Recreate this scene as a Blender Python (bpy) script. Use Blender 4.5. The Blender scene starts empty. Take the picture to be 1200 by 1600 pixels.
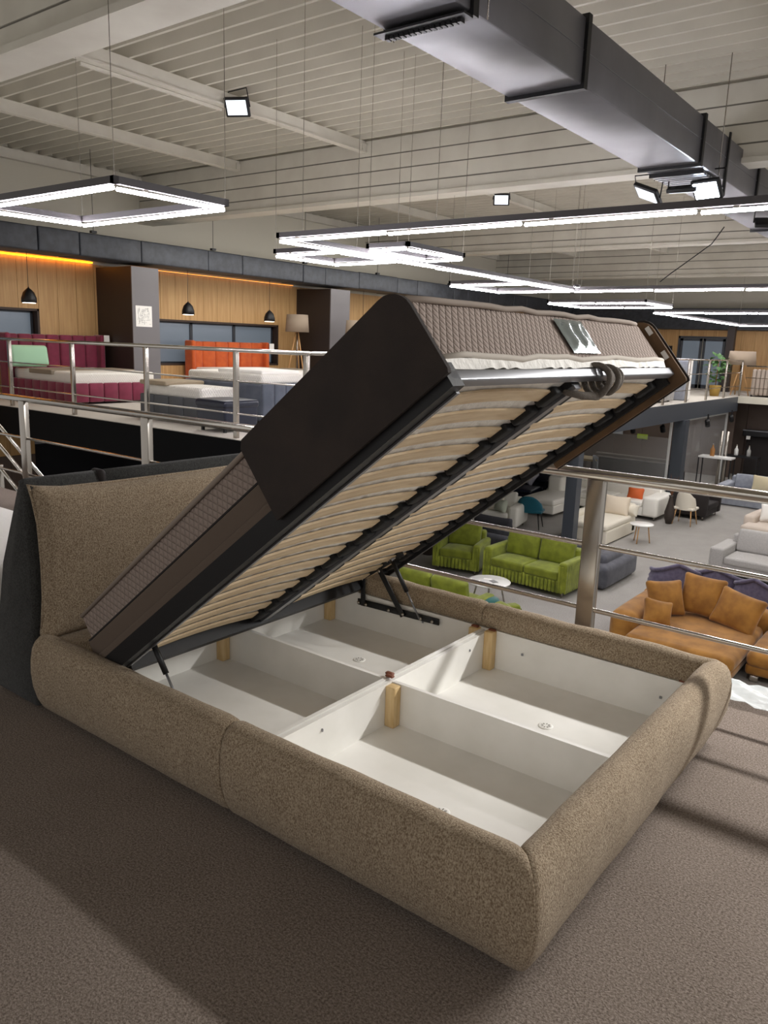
import bpy, bmesh, math, random
from math import sin, cos, pi, radians as R_
from mathutils import Vector, Matrix
random.seed(7)
S = bpy.context.scene
COL = S.collection

# ------------------------------------------------------------------ camera
CAM = Vector((2.90, -1.536, 1.544)); YAW, PITCH, ROLL, FPX = 2.219, -.211, .035, 1231.0
f = Vector((cos(YAW)*cos(PITCH), sin(YAW)*cos(PITCH), sin(PITCH)))
rt = f.cross(Vector((0, 0, 1))).normalized(); up = rt.cross(f)
r2 = rt*cos(ROLL)+up*sin(ROLL); u2 = -rt*sin(ROLL)+up*cos(ROLL)
cd = bpy.data.cameras.new('camera'); cam = bpy.data.objects.new('camera', cd); COL.objects.link(cam)
cam.matrix_world = Matrix(((r2.x, u2.x, -f.x, CAM.x), (r2.y, u2.y, -f.y, CAM.y), (r2.z, u2.z, -f.z, CAM.z), (0, 0, 0, 1)))
cd.sensor_fit = 'HORIZONTAL'; cd.sensor_width = 36; cd.lens = 36*FPX/1200; cd.clip_start = .05; cd.clip_end = 200
S.camera = cam

# ------------------------------------------------------------------ world, exposure
w = bpy.data.worlds.new('world'); S.world = w; w.use_nodes = True
w.node_tree.nodes['Background'].inputs[0].default_value = (1, .965, .93, 1)
w.node_tree.nodes['Background'].inputs[1].default_value = .30
S.view_settings.view_transform = 'Standard'; S.view_settings.look = 'None'
S.view_settings.gamma = 1; S.view_settings.use_curve_mapping = False
S.view_settings.exposure = 0.95
TUBE = 34.0      # brightness of the led tubes

def area(name, loc, rot, sx, sy, power, col=(1, .97, .93)):
    l = bpy.data.lights.new(name, 'AREA'); l.shape = 'RECTANGLE'; l.size = sx; l.size_y = sy; l.energy = power; l.color = col
    o = bpy.data.objects.new(name, l); COL.objects.link(o); o.location = loc; o.rotation_euler = rot
    return o
# ceiling lamp row outside the picture; the areas after it are added fill
area('lamp_row_right', (3.9, 3.75, 2.75), (R_(-24), 0, 0), 3.2, .12, 128, (1, .985, .965))
area('fill_back', (4.5, -4.5, 3.9), (0, 0, 0), 5, .5, 11)  # added fill from behind the camera for the near carpet
area('fill_hall_left', (-9, 9.5, 4.0), (0, 0, 0), 3, 3, 80)  # hall fills, added to brighten the showroom without a fitting of their own
area('fill_hall_middle', (-1.5, 15.5, 3.9), (0, 0, 0), 5, 5, 125)
area('fill_hall_right', (3.5, 10.5, 3.9), (0, 0, 0), 3, 6, 85)
area('fill_hall_far', (-3.5, 25, 3.6), (0, 0, 0), 5, 5, 110)
area('fill_mezzanine_wall', (-11.2, 16, 3.4), (0, R_(35), 0), 1, 12, 70)  # fills added for the oak wall and the space under the gallery
area('fill_under_mezzanine', (-7.5, 25.5, -.3), (0, 0, 0), 4, 5, 22)

# ------------------------------------------------------------------ materials
def srgb(h):
    h = h.lstrip('#'); c = [int(h[i:i+2], 16)/255 for i in (0, 2, 4)]
    return tuple(x/12.92 if x <= .04045 else ((x+.055)/1.055)**2.4 for x in c)+(1,)
MATS = {}
def mat(name, col, rough=.7, metal=0, emit=0, ecol=None, noise=0, nscale=30, col2=None, bump=0, bscale=200, stretch=(1, 1, 1), spec=.5, sheen=0, alpha=1, trans=0, detail=4, lo=.35, hi=.65):
    if name in MATS: return MATS[name]
    m = bpy.data.materials.new(name); m.use_nodes = True; nt = m.node_tree; b = nt.nodes['Principled BSDF']
    c = srgb(col) if isinstance(col, str) else col
    b.inputs['Base Color'].default_value = c; b.inputs['Roughness'].default_value = rough; b.inputs['Metallic'].default_value = metal
    b.inputs['Specular IOR Level'].default_value = spec
    if sheen: b.inputs['Sheen Weight'].default_value = sheen; b.inputs['Sheen Roughness'].default_value = .4
    if alpha < 1: b.inputs['Alpha'].default_value = alpha
    if trans: b.inputs['Transmission Weight'].default_value = trans
    if emit: b.inputs['Emission Color'].default_value = srgb(ecol) if ecol else c; b.inputs['Emission Strength'].default_value = emit
    tc = None
    def coords():
        tcn = nt.nodes.new('ShaderNodeTexCoord'); mp = nt.nodes.new('ShaderNodeMapping'); mp.inputs['Scale'].default_value = stretch
        nt.links.new(tcn.outputs['Object'], mp.inputs[0]); return mp
    if col2:
        tc = coords(); n = nt.nodes.new('ShaderNodeTexNoise'); n.inputs['Scale'].default_value = nscale; n.inputs['Detail'].default_value = detail
        nt.links.new(tc.outputs[0], n.inputs[0])
        rp = nt.nodes.new('ShaderNodeValToRGB'); rp.color_ramp.elements[0].position = lo; rp.color_ramp.elements[1].position = hi
        rp.color_ramp.elements[0].color = c; rp.color_ramp.elements[1].color = srgb(col2)
        nt.links.new(n.outputs[0], rp.inputs[0]); nt.links.new(rp.outputs[0], b.inputs['Base Color'])
    if bump:
        tc = tc or coords(); n2 = nt.nodes.new('ShaderNodeTexNoise'); n2.inputs['Scale'].default_value = bscale; n2.inputs['Detail'].default_value = 3
        nt.links.new(tc.outputs[0], n2.inputs[0]); bp = nt.nodes.new('ShaderNodeBump'); bp.inputs['Strength'].default_value = bump; bp.inputs['Distance'].default_value = .01
        nt.links.new(n2.outputs[0], bp.inputs['Height']); nt.links.new(bp.outputs[0], b.inputs['Normal'])
    MATS[name] = m; return m

def two_scale(name, ca, cb, cc, s1, s2, rough=.95, bump=.5, bscale=400, stretch=(1, 1, 1), fac=.5, sheen=0, bdist=.004):
    """colour: large soft patches mixed with a fine speckle"""
    if name in MATS: return MATS[name]
    m = bpy.data.materials.new(name); m.use_nodes = True; nt = m.node_tree; b = nt.nodes['Principled BSDF']
    b.inputs['Roughness'].default_value = rough; b.inputs['Specular IOR Level'].default_value = .15
    if sheen: b.inputs['Sheen Weight'].default_value = sheen
    tcn = nt.nodes.new('ShaderNodeTexCoord'); mp = nt.nodes.new('ShaderNodeMapping'); mp.inputs['Scale'].default_value = stretch
    nt.links.new(tcn.outputs['Object'], mp.inputs[0])
    def ramp(sc, a, b_, lo, hi, det):
        n = nt.nodes.new('ShaderNodeTexNoise'); n.inputs['Scale'].default_value = sc; n.inputs['Detail'].default_value = det; n.inputs['Roughness'].default_value = .65
        nt.links.new(mp.outputs[0], n.inputs[0])
        r = nt.nodes.new('ShaderNodeValToRGB'); r.color_ramp.elements[0].position = lo; r.color_ramp.elements[1].position = hi
        r.color_ramp.elements[0].color = srgb(a); r.color_ramp.elements[1].color = srgb(b_)
        nt.links.new(n.outputs[0], r.inputs[0]); return n, r
    n1, ra = ramp(s1, ca, cb, .35, .65, 3); n2, rb = ramp(s2, ca, cc, .38, .62, 5)
    mx = nt.nodes.new('ShaderNodeMixRGB'); mx.inputs[0].default_value = fac
    nt.links.new(ra.outputs[0], mx.inputs[1]); nt.links.new(rb.outputs[0], mx.inputs[2]); nt.links.new(mx.outputs[0], b.inputs['Base Color'])
    n3 = nt.nodes.new('ShaderNodeTexNoise'); n3.inputs['Scale'].default_value = bscale; n3.inputs['Detail'].default_value = 3
    nt.links.new(mp.outputs[0], n3.inputs[0])
    bp = nt.nodes.new('ShaderNodeBump'); bp.inputs['Strength'].default_value = bump; bp.inputs['Distance'].default_value = bdist
    nt.links.new(n3.outputs[0], bp.inputs['Height']); nt.links.new(bp.outputs[0], b.inputs['Normal'])
    MATS[name] = m; return m

CARPET = two_scale('carpet_brown', '#64584f', '#72665d', '#b8aba0', 3, 150, bump=.9, bscale=230, fac=.5)
CARPET2 = two_scale('carpet_grey', '#8f8c88', '#9d9a95', '#bab6b0', 2, 60, bump=.4, bscale=150)
CHEN = two_scale('chenille', '#725f4b', '#84715c', '#d2c2a8', 18, 230, bump=1.0, bscale=300, stretch=(1, 1, .7), fac=.6, sheen=.1, bdist=.003)
HBGREY = two_scale('headboard_grey', '#2e2e2d', '#3b3b3a', '#545452', 12, 160, bump=.5, bscale=300, sheen=.1)
WHITEB = mat('white_board', '#f1efea', .45, col2='#eae8e2', nscale=6)
PINE = mat('pine', '#e0c493', .6, col2='#cfae78', nscale=14, stretch=(4, 4, .6))
SLAT = mat('birch_slat', '#dfc9a8', .5, col2='#cbb18c', nscale=9, stretch=(6, .8, 3), detail=6)
BLACKM = mat('black_metal', '#08080c', .5, .0, bump=.05)
BLACKR = mat('black_rubber', '#0a0a0c', .7)
GREYM = mat('grey_metal', '#8e8f93', .35, .75)
CHROME = mat('chrome', '#c9c4bc', .16, 1)
STEEL = mat('steel_brushed', '#a9a39b', .24, 1)
DBROWN = mat('dark_brown_cloth', '#2b2320', .85, col2='#352b26', nscale=8, bump=.3, bscale=500)
MBROWN = mat('inner_brown_cloth', '#6d5238', .8, col2='#5c452f', nscale=10, bump=.3, bscale=400)
MATTSIDE = mat('mattress_plain', '#64564b', .9, bump=.3, bscale=500)
WHITEF = mat('white_fabric', '#f2efe9', .9, bump=.6, bscale=40)
WHITEL = mat('white_leather', '#f6f3ea', .5, bump=.2, bscale=30)
IVORY = mat('ivory_boucle', '#e6dfcf', .9, bump=.6, bscale=90)
LIME = mat('lime_velvet', '#6c7413', .75, col2='#838d22', nscale=7, sheen=.3)
LIMED = mat('lime_stripe', '#656f14', .8, col2='#9aa334', nscale=5, sheen=.3)
ORANGE = mat('ochre_velvet', '#875a1e', .8, col2='#a9762f', nscale=5, sheen=.3, detail=5)
PURPLE = mat('purple_velvet', '#58526a', .8, sheen=.3, col2='#686279', nscale=20)
LGREY = mat('light_grey_fabric', '#a9a6a3', .9, bump=.4, bscale=200, col2='#b5b2af', nscale=40)
BGREY = mat('blue_grey_fabric', '#8b8f99', .9, bump=.3, bscale=200, col2='#989ca5', nscale=10)
DGREY = mat('dark_grey_fabric', '#4b4c54', .9, bump=.3, bscale=200, col2='#5a5b63', nscale=9, sheen=.2)
NAVY = mat('navy_leather', '#191e2e', .35)
BLACKS = mat('black_sofa', '#241e1d', .8)
TEAL = mat('teal_velvet', '#0f6478', .7, sheen=.4)
PINKC = mat('blush_fabric', '#cfc2b5', .9, bump=.3, bscale=200)
BURG = mat('burgundy_velvet', '#6e1a35', .75, sheen=.5, col2='#7d2340', nscale=5)
ORANGE2 = mat('rust_velvet', '#b54a14', .75, sheen=.4, col2='#c65a1e', nscale=5)
SLATEB = mat('slate_fabric', '#4b515c', .85, sheen=.2, col2='#5b616d', nscale=4)
TAUPE = mat('taupe_throw', '#8d8170', .95, bump=.4, bscale=200)
OAK = mat('oak_cladding', '#b88f5c', .55, col2='#c9a26d', nscale=3, stretch=(6, 6, .35), detail=8)
PBROWN = mat('pillar_brown', '#2c2320', .5)
PGREY = mat('pillar_grey', '#6d6a6c', .45)
ANTH = mat('anthracite_steel', '#43484f', .45)
DWALL = mat('lower_wall_brown', '#5b4c42', .7, col2='#62534a', nscale=2)
DARK = mat('dark_void', '#14141a', .8)
DUCTM = mat('duct_sheet', '#6a696e', .38, .35, col2='#747378', nscale=2)
INSUL = mat('black_insulation', '#2e3137', .55, col2='#3c4047', nscale=7, bump=.6, bscale=9)
DECK = mat('roof_sheet', '#d0cbbd', .6, col2='#c8c3b5', nscale=1.5)
BEAMW = mat('beam_paint', '#d6d2c5', .6, col2='#cdc8bb', nscale=2)
CREAMW = mat('cream_wall', '#c9c4b4', .8)
LAMPB = mat('lamp_housing', '#4a4648', .5)
TUBEM = mat('led_tube', '#ffffff', .5, emit=TUBE, ecol='#fbf7ff')
AMBER = mat('amber_strip', '#ffb000', .5, emit=4, ecol='#ff9a10')
WINM = mat('dusk_window', '#59626c', .15, emit=.14, ecol='#8c97a2')
GLASS = mat('clear_glass', '#ffffff', .02, alpha=.12, spec=.8)
PLAST = mat('clear_plastic', '#eef4f4', .12, alpha=.55, spec=.9)
PAPER = mat('paper', '#e9e7e2', .8)
PAPERL = mat('paper_print', '#8b8a88', .8)
SHADE = mat('lamp_shade', '#9c8c7a', .85)
LEGW = mat('light_wood_leg', '#c79a66', .5)
GREEN = mat('plant_green', '#2c4f20', .6, col2='#3f6a2c', nscale=30)
PAMPAS = mat('dried_grass', '#b9a060', .9, col2='#8f9a3a', nscale=12)
DRYBR = mat('dried_stems', '#7b5137', .9)
FLOODG = mat('flood_glass', '#dfe4ea', .2, emit=.7, ecol='#e8eef5')
FLOODON = mat('flood_lit', '#ffffff', .2, emit=30, ecol='#e6f0ff')
SIGNG = mat('sign_green', '#6f7a2e', .5, emit=.15, ecol='#7c8f2a')
RED = mat('red_plastic', '#b0372d', .4)
MINT = mat('mint_pillow', '#a9d3b2', .8)

def quilt(name, col, k=105, strength=.9):
    m = bpy.data.materials.new(name); m.use_nodes = True; nt = m.node_tree; b = nt.nodes['Principled BSDF']
    b.inputs['Base Color'].default_value = srgb(col); b.inputs['Roughness'].default_value = .85; b.inputs['Specular IOR Level'].default_value = .2
    tc = nt.nodes.new('ShaderNodeTexCoord'); sp = nt.nodes.new('ShaderNodeSeparateXYZ'); nt.links.new(tc.outputs['Object'], sp.inputs[0])
    def mth(op, a, b_=None):
        n = nt.nodes.new('ShaderNodeMath'); n.operation = op
        for i, v in ((0, a), (1, b_)):
            if v is None: continue
            if isinstance(v, (int, float)): n.inputs[i].default_value = v
            else: nt.links.new(v, n.inputs[i])
        return n.outputs[0]
    a = mth('ADD', sp.outputs[0], sp.outputs[1]); z = mth('MULTIPLY', sp.outputs[2], .8)
    p = mth('ABSOLUTE', mth('SINE', mth('MULTIPLY', mth('ADD', a, z), k))); q = mth('ABSOLUTE', mth('SINE', mth('MULTIPLY', mth('SUBTRACT', a, z), k)))
    h = mth('POWER', mth('MINIMUM', p, q), .5)
    bp = nt.nodes.new('ShaderNodeBump'); bp.inputs['Strength'].default_value = strength; bp.inputs['Distance'].default_value = .006
    nt.links.new(h, bp.inputs['Height']); nt.links.new(bp.outputs[0], b.inputs['Normal'])
    MATS[name] = m; return m
QUILT = quilt('quilted_taupe', '#9a8b82')
QUILTW = quilt('quilted_white', '#e8e4dc', 60)

# ------------------------------------------------------------------ mesh builder
class MB:
    def __init__(s, M=None): s.v = []; s.f = []; s.sm = []; s.M = M or Matrix()
    def add(s, vs, fs, smooth=False, M=None):
        o = len(s.v); T = s.M @ M if M else s.M
        s.v += [tuple(T @ Vector(p)) for p in vs]; s.f += [tuple(i+o for i in q) for q in fs]; s.sm += [smooth]*len(fs); return s
    def box(s, x0, x1, y0, y1, z0, z1, M=None):
        v = [(x, y, z) for x in (x0, x1) for y in (y0, y1) for z in (z0, z1)]
        return s.add(v, [(0, 1, 3, 2), (4, 6, 7, 5), (0, 4, 5, 1), (2, 3, 7, 6), (0, 2, 6, 4), (1, 5, 7, 3)], False, M)
    def rbox(s, x0, x1, y0, y1, z0, z1, r=.03, puff=(0, 0, 0), n=3, m=4, M=None, pinch=0):
        """rounded, optionally pillowy box"""
        c = ((x0+x1)/2, (y0+y1)/2, (z0+z1)/2); h = ((x1-x0)/2, (y1-y0)/2, (z1-z0)/2); r = min(r, *[k*.999 for k in h])
        A = []
        for k in range(3):
            off = [r*math.tan(pi/4*i/n) for i in range(1, n+1)]; inn = h[k]-r
            a = [-inn-o for o in reversed(off)]+[-inn+2*inn*i/m for i in range(m+1)]+[inn+o for o in off]
            A.append(a)
        L = [len(a)-1 for a in A]; idx = {}; vs = []; fs = []
        def vid(i, j, k):
            t = (i, j, k)
            if t not in idx:
                p = [A[0][i], A[1][j], A[2][k]]; inner = [max(-(h[q]-r), min(h[q]-r, p[q])) for q in range(3)]
                d = [p[q]-inner[q] for q in range(3)]; l = math.sqrt(sum(e*e for e in d)) or 1
                q_ = [inner[q]+d[q]/l*r for q in range(3)]
                u = [q_[q]/h[q] for q in range(3)]
                if puff[0]: q_[0] += puff[0]*u[0]*(1-u[1]**2)*(1-u[2]**2)
                if puff[1]: q_[1] += puff[1]*u[1]*(1-u[0]**2)*(1-u[2]**2)
                if puff[2]: q_[2] += puff[2]*u[2]*(1-u[0]**2)*(1-u[1]**2)
                if pinch:
                    a_, b_ = (abs(u[0]), abs(u[2]))
                    q_[0] += pinch*u[0]*(b_**4-.6*(1-b_**2)); q_[2] += pinch*u[2]*(a_**4-.6*(1-a_**2))
                idx[t] = len(vs); vs.append([c[q]+q_[q] for q in range(3)])
            return idx[t]
        for (a, b_, cc) in ((0, 1, 2), (1, 2, 0), (2, 0, 1)):
            for e in (0, L[cc]):
                for i in range(L[a]):
                    for j in range(L[b_]):
                        def mk(ii, jj):
                            t = [0, 0, 0]; t[a] = ii; t[b_] = jj; t[cc] = e; return vid(*t)
                        q = [mk(i, j), mk(i+1, j), mk(i+1, j+1), mk(i, j+1)]
                        if e == 0: q.reverse()
                        fs.append(q)
        return s.add(vs, fs, True, M)
    def tube(s, pts, r, n=10, closed=False, M=None, caps=True):
        pts = [Vector(p) for p in pts]; N = len(pts); vs = []; fs = []
        rr = r if isinstance(r, (list, tuple)) else [r]*N
        ref = None
        for i, p in enumerate(pts):
            if closed: t = pts[(i+1) % N]-pts[i-1]
            else: t = pts[min(i+1, N-1)]-pts[max(i-1, 0)]
            t.normalize()
            if ref is None: ref = Vector((0, 0, 1)) if abs(t.z) < .9 else Vector((1, 0, 0))
            a = t.cross(ref).normalized(); b = t.cross(a); ref = -b if True else ref
            for k in range(n):
                an = 2*pi*k/n; vs.append(p+(a*cos(an)+b*sin(an))*rr[i])
        for i in range(N if closed else N-1):
            for k in range(n):
                j = (i+1) % N
                fs.append((i*n+k, i*n+(k+1) % n, j*n+(k+1) % n, j*n+k))
        if caps and not closed: fs += [tuple(range(n))[::-1], tuple((N-1)*n+k for k in range(n))]
        return s.add(vs, fs, n > 5, M)
    def lathe(s, prof, n=20, M=None, c=(0, 0, 0)):
        vs = []; fs = []
        for (r, z) in prof:
            for k in range(n):
                a = 2*pi*k/n; vs.append((c[0]+r*cos(a), c[1]+r*sin(a), c[2]+z))
        for i in range(len(prof)-1):
            for k in range(n): fs.append((i*n+k, i*n+(k+1) % n, (i+1)*n+(k+1) % n, (i+1)*n+k))
        fs += [tuple(range(n))[::-1], tuple((len(prof)-1)*n+k for k in range(n))]
        return s.add(vs, fs, True, M)
    def prism(s, poly, axis, a0, a1, M=None, smooth=False):
        """poly of 2-D points extruded along axis ('x': poly is (y,z); 'y': (x,z); 'z': (x,y))"""
        n = len(poly); vs = []
        for a in (a0, a1):
            for p in poly: vs.append({'x': (a, p[0], p[1]), 'y': (p[0], a, p[1]), 'z': (p[0], p[1], a)}[axis])
        fs = [tuple(range(n))[::-1], tuple(range(n, 2*n))]+[(i, (i+1) % n, n+(i+1) % n, n+i) for i in range(n)]
        return s.add(vs, fs, smooth, M)
    def mesh(s, name, m):
        me = bpy.data.meshes.new(name); me.from_pydata(s.v, [], s.f); me.update()
        for p, k in zip(me.polygons, s.sm): p.use_smooth = k
        bm = bmesh.new(); bm.from_mesh(me); bmesh.ops.recalc_face_normals(bm, faces=bm.faces); bm.to_mesh(me); bm.free()
        if m: me.materials.append(m)
        return me
    def build(s, name, m, parent=None, label=None, M=None):
        o = bpy.data.objects.new(name, s.mesh(name, m)); COL.objects.link(o)
        if parent: o.parent = parent
        if M: o.matrix_local = M
        if label: o['label'] = label
        return o
def inst(name, me, parent, M):
    o = bpy.data.objects.new(name, me); COL.objects.link(o); o.parent = parent; o.matrix_local = M; return o
def tag(o, label=None, cat=None, group=None, kind=None):
    if label: o['label'] = label
    if cat: o['category'] = cat
    if group: o['group'] = group
    if kind: o['kind'] = kind
    return o
def thing(name, label, cat, loc=(0, 0, 0), rotz=0, group=None):
    o = bpy.data.objects.new(name, None); COL.objects.link(o); o.location = loc; o.rotation_euler = (0, 0, rotz); o.empty_display_size = .1
    return tag(o, label, cat, group)
def struct(name, mb, m, parent=None):
    o = mb.build(name, m, parent)
    if not parent: o['kind'] = 'structure'
    return o
def root_struct(name):
    o = bpy.data.objects.new(name, None); COL.objects.link(o); o['kind'] = 'structure'; return o
def copy_tree(o, loc, rotz, label, parent=None):
    c = o.copy(); COL.objects.link(c)
    if parent is None:
        c.location = loc; c.rotation_euler = (0, 0, rotz)
        if label: c['label'] = label
    else: c.parent = parent
    for ch in list(o.children): copy_tree(ch, None, None, None, c)
    return c
T = Matrix.Translation
def RZ(a): return Matrix.Rotation(a, 4, 'Z')
def RX(a): return Matrix.Rotation(a, 4, 'X')
def RY(a): return Matrix.Rotation(a, 4, 'Y')

# ================================================================== THE HALL
ZM, YM, XM, ZL = .15, 5.98, -4.15, -2.8     # opposite gallery level and edges, lower floor level
XW, YF = -14.0, 33.0
# our gallery floor (top at z=0) and the showroom floor below
fl = MB().box(-6, 9, -8, 2.32, -.28, 0); struct('floor', fl, CARPET)
fl = MB().box(-16, 9, 2.32, 31, ZL-.2, ZL); struct('floor', fl, CARPET2)
seam = MB().box(-6, 9, -.78, -.775, 0, .0015); 
# fascia of our gallery
struct('trim_1', MB().box(-6, 9, 2.32, 2.37, -.45, -.02), ANTH)
# opposite gallery: L shaped slab
g = MB().box(XW, XM, YM, YF, ZM-.12, ZM)
struct('floor', g, mat('carpet_pale', '#b8b2a8', .95, col2='#c6c0b6', nscale=60))
struct('trim_2', MB().box(XW, XM, YM-.02, YM+.1, ZM-.55, ZM-.01), mat('fascia_black', '#040507', .7, spec=.1))
struct('trim_3', MB().box(XM-.1, XM+.02, YM+.1, 28, ZM-.5, ZM-.01), ANTH)
# far gallery in front of the back wall
struct('floor', MB().box(XM, 9, 28, YF, ZM-.12, ZM), MATS['carpet_pale'])
struct('trim_4', MB().box(XM, 9, 27.9, 28, ZM-.22, ZM), CREAMW)
# lower walls
lw = root_struct('wall_back')
for i in range(15):
    x = XM-6+i*1.2
    MB().box(x+.008, x+1.192, 29.7, 29.8, ZL, ZM-.12).build('wall_panel', DWALL, lw)
MB().box(-16, 9, 29.8, 29.9, ZL, ZM-.12).build('backing', DARK, lw)
struct('wall_under_gallery', MB().box(-13.5, -13.4, 6, 29.7, ZL, ZM-.12), DARK)
struct('wall_under_gallery', MB().box(-13.4, -7.2, 9.6, 9.7, ZL, ZM-.12), DARK)

ow = root_struct('wall_under_gallery')
for i in range(5): MB().box(-13.39, -13.34, 4.6+i*.55, 4.6+i*.55+.54, -1.05, ZM-.12).build('oak_board', mat('oak_cladding', '#b88f5c', .55, col2='#c9a26d', nscale=3, stretch=(6, 6, .35), detail=8), ow)
for i in range(5): MB().box(-13.39, -13.34, 4.6+i*.55, 4.6+i*.55+.54, ZL, -1.06).build('brown_board', mat('lower_wall_brown', '#5b4c42', .7, col2='#62534a', nscale=2), ow)
struct('wall_under_gallery', MB().box(-13.39, -13.36, 7.35, 8.1, -.85, -.66), mat('grey_box', '#8b8d92', .5))
sb = root_struct('trim_5')
for i in range(6): MB().box(-13.3+i*.14, -13.25+i*.14, 9.5, 9.55, -1.3, -1.1).build('white_bar', mat('white_bar', '#b9b7b2', .6), sb)
# upper left wall with oak cladding in boards, two windows
OT = 3.08
wl = root_struct('wall_left')
MB().box(XW-.5, XW-.34, 2, YF+2, ZM-.2, 5.6).box(XW-.34, XW-.051, 2, YF+2, OT-.02, 5.6).build('upper_wall', CREAMW, wl)
wins = [(4.2, 7.6, .80, 2.02), (11.15, 14.9, .80, 1.95)]
y = 2.0; pw = .46
while y < YF:
    y1 = y+pw; segs = [(ZM, OT)]
    for (a, b, z0, z1) in wins:
        if y < b and y1 > a: segs = [(ZM, z0), (z1, OT)]
    for (z0, z1) in segs: MB().box(XW-.05, XW, y+.004, y1-.004, z0, z1).build('oak_board', OAK, wl)
    y = y1
for n, (a, b, z0, z1) in enumerate(wins):
    a = 2.0+math.floor((a-2)/pw)*pw; b = 2.0+math.ceil((b-2)/pw)*pw
    wn = root_struct('window_%d' % (n+1))
    fr_ = MB().box(XW-.3, XW+.01, a, a+.05, z0, z1).box(XW-.3, XW+.01, b-.05, b, z0, z1).box(XW-.3, XW+.01, a, b, z0, z0+.05).box(XW-.3, XW+.01, a, b, z1-.05, z1)
    fr_.build('window_frame', mat('window_reveal', '#3a2a20', .6), wn)
    k = 3
    for i in range(k):
        c0 = a+.06+(b-a-.12)*i/k; c1 = a+.06+(b-a-.12)*(i+1)/k
        MB().box(XW-.22, XW-.2, c0+.04, c1-.04, z0+.08, z1-.08).build('window_pane', WINM, wn)
        MB().box(XW-.23, XW-.17, c0, c0+.045, z0+.05, z1-.05).box(XW-.23, XW-.17, c1-.045, c1, z0+.05, z1-.05).box(XW-.23, XW-.17, c0, c1, z1-.09, z1-.05).box(XW-.23, XW-.17, c0, c1, z0+.05, z0+.09).build('sash', mat('sash_grey', '#2b2f36', .5), wn)

# far upper wall: oak boards, door, dark band, cream above
wb = root_struct('wall_back')
MB().box(XW, 9, YF+.06, YF+.2, ZM, 5.6).build('upper_wall', CREAMW, wb)
x = XW
while x < 8.5:
    x1 = x+.5
    if not (x1 > -7.75 and x < -6.2): MB().box(x+.004, x1-.004, YF, YF+.05, ZM, 2.52).build('oak_board', OAK, wb)
    else: MB().box(x+.004, x1-.004, YF, YF+.05, 2.27, 2.52).build('oak_board', OAK, wb)
    x = x1
MB().box(XW, 9, YF-.9, YF+.05, 2.53, 3.35).build('dark_bulkhead', INSUL, wb)
dr = root_struct('door_1')
MB().box(-8.0, -7.92, YF-.02, YF+.1, ZM, 2.27).box(-6.08, -6.0, YF-.02, YF+.1, ZM, 2.27).box(-8, -6, YF-.02, YF+.1, 2.19, 2.27).build('door_frame', ANTH, dr)
for a, b in ((-7.9, -7.02), (-6.98, -6.1)):
    lf = MB().box(a, a+.1, YF+.0, YF+.05, ZM, 2.18).box(b-.1, b, YF, YF+.05, ZM, 2.18).box(a, b, YF, YF+.05, 2.08, 2.18).box(a, b, YF, YF+.05, ZM, ZM+.15).build('door_leaf', ANTH, dr)
    MB().box(a+.1, b-.1, YF+.02, YF+.03, ZM+.15, 2.08).build('pane', WINM, lf)
MB().tube([(-7.06, YF-.05, 1.1), (-7.06, YF-.05, 1.35)], .015).build('door_handle', STEEL, dr)

# gallery pillars
def pillar(y0, y1, x1, label, paper):
    p = thing('pillar', label, 'pillar', (0, 0, 0))
    MB().box(XW+.001, x1-.03, y0, y1, ZM, 3.02).build('body', PBROWN, p)
    MB().box(x1-.03, x1, y0, y1, ZM, 3.02).build('front_panel', PGREY, p, 'grey front panel')
    return p
pillar(9.42, 10.14, -12.64, 'brown pillar with grey front carrying a sheet of paper', True)
pillar(16.1, 16.95, -12.64, 'brown and grey pillar behind the two shaded lamps', False)
pp = MB().box(-12.638, -12.634, 9.5, 9.93, 1.72, 2.18).build('notice_sheet', PAPER)
tag(pp, 'printed white paper sheet taped to the grey pillar front', 'paper')
pl_ = MB()
for i in range(60):
    a = 9.54+random.random()*.32; b = 1.76+random.random()*.36
    L = .02+random.random()*.09
    if random.random() < .5: pl_.box(-12.6335, -12.633, a, min(9.9, a+L), b, b+.006)
    else: pl_.box(-12.6335, -12.633, a, a+.006, b, min(2.15, b+L))
pl_.build('printed_lines', PAPERL, pp)
# dark sloping panel right of second pillar
tag(MB().prism([(16.95, 2.85), (16.95, 1.6), (18.3, 1.3), (18.3, 1.45)], 'x', -13.6, -13.5).build('sloping_panel', PBROWN), 'dark sloping panel against the oak wall beside the rear pillar', 'panel')

# amber light strip above the oak wall
tag(MB().box(XW+.02, XW+.07, 3.5, 9.3, 3.1, 3.13).build('cove_light', AMBER), 'amber light strip glowing along the top of the oak wall', 'light strip')
tag(MB().box(XW+.02, XW+.05, 10.4, 15.9, 3.1, 3.115).build('cove_light', mat('amber_dim', '#ffb050', .5, emit=.8, ecol='#ffa040')), 'faint amber light strip above the oak wall between the pillars', 'light strip')

struct('amber_light_shield', MB().box(XW-.04, -13.38, 2, YF-.9, 3.2, 3.24), INSUL)  # added board that keeps the amber strip's light off the ceiling
# black insulated duct along left wall
dk = thing('insulated_duct', 'long black insulated air duct hung above the oak wall', 'duct')
y = 2.0; k = 0
while y < YF-.9:
    L = [1.9, 1.1, 2.2, .9, 1.5][k % 5]; k += 1
    dz = random.uniform(-.012, .012)
    MB().rbox(-13.38, -12.5+random.uniform(-.01, .01), y+.006, y+L-.006, 3.1+dz, 3.57+dz, .03, puff=(.02, 0, .012)).build('insulation_section', INSUL, dk)
    y += L
for yy in (5.2, 8.4, 11.6, 14.8, 18, 22, 26):
    MB().tube([(-12.46, yy, 3.6), (-12.46, yy, 5.2)], .006, 6).box(-12.5, -12.42, yy-.06, yy+.06, 3.57, 3.62).build('hanger', BLACKM, dk)

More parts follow.
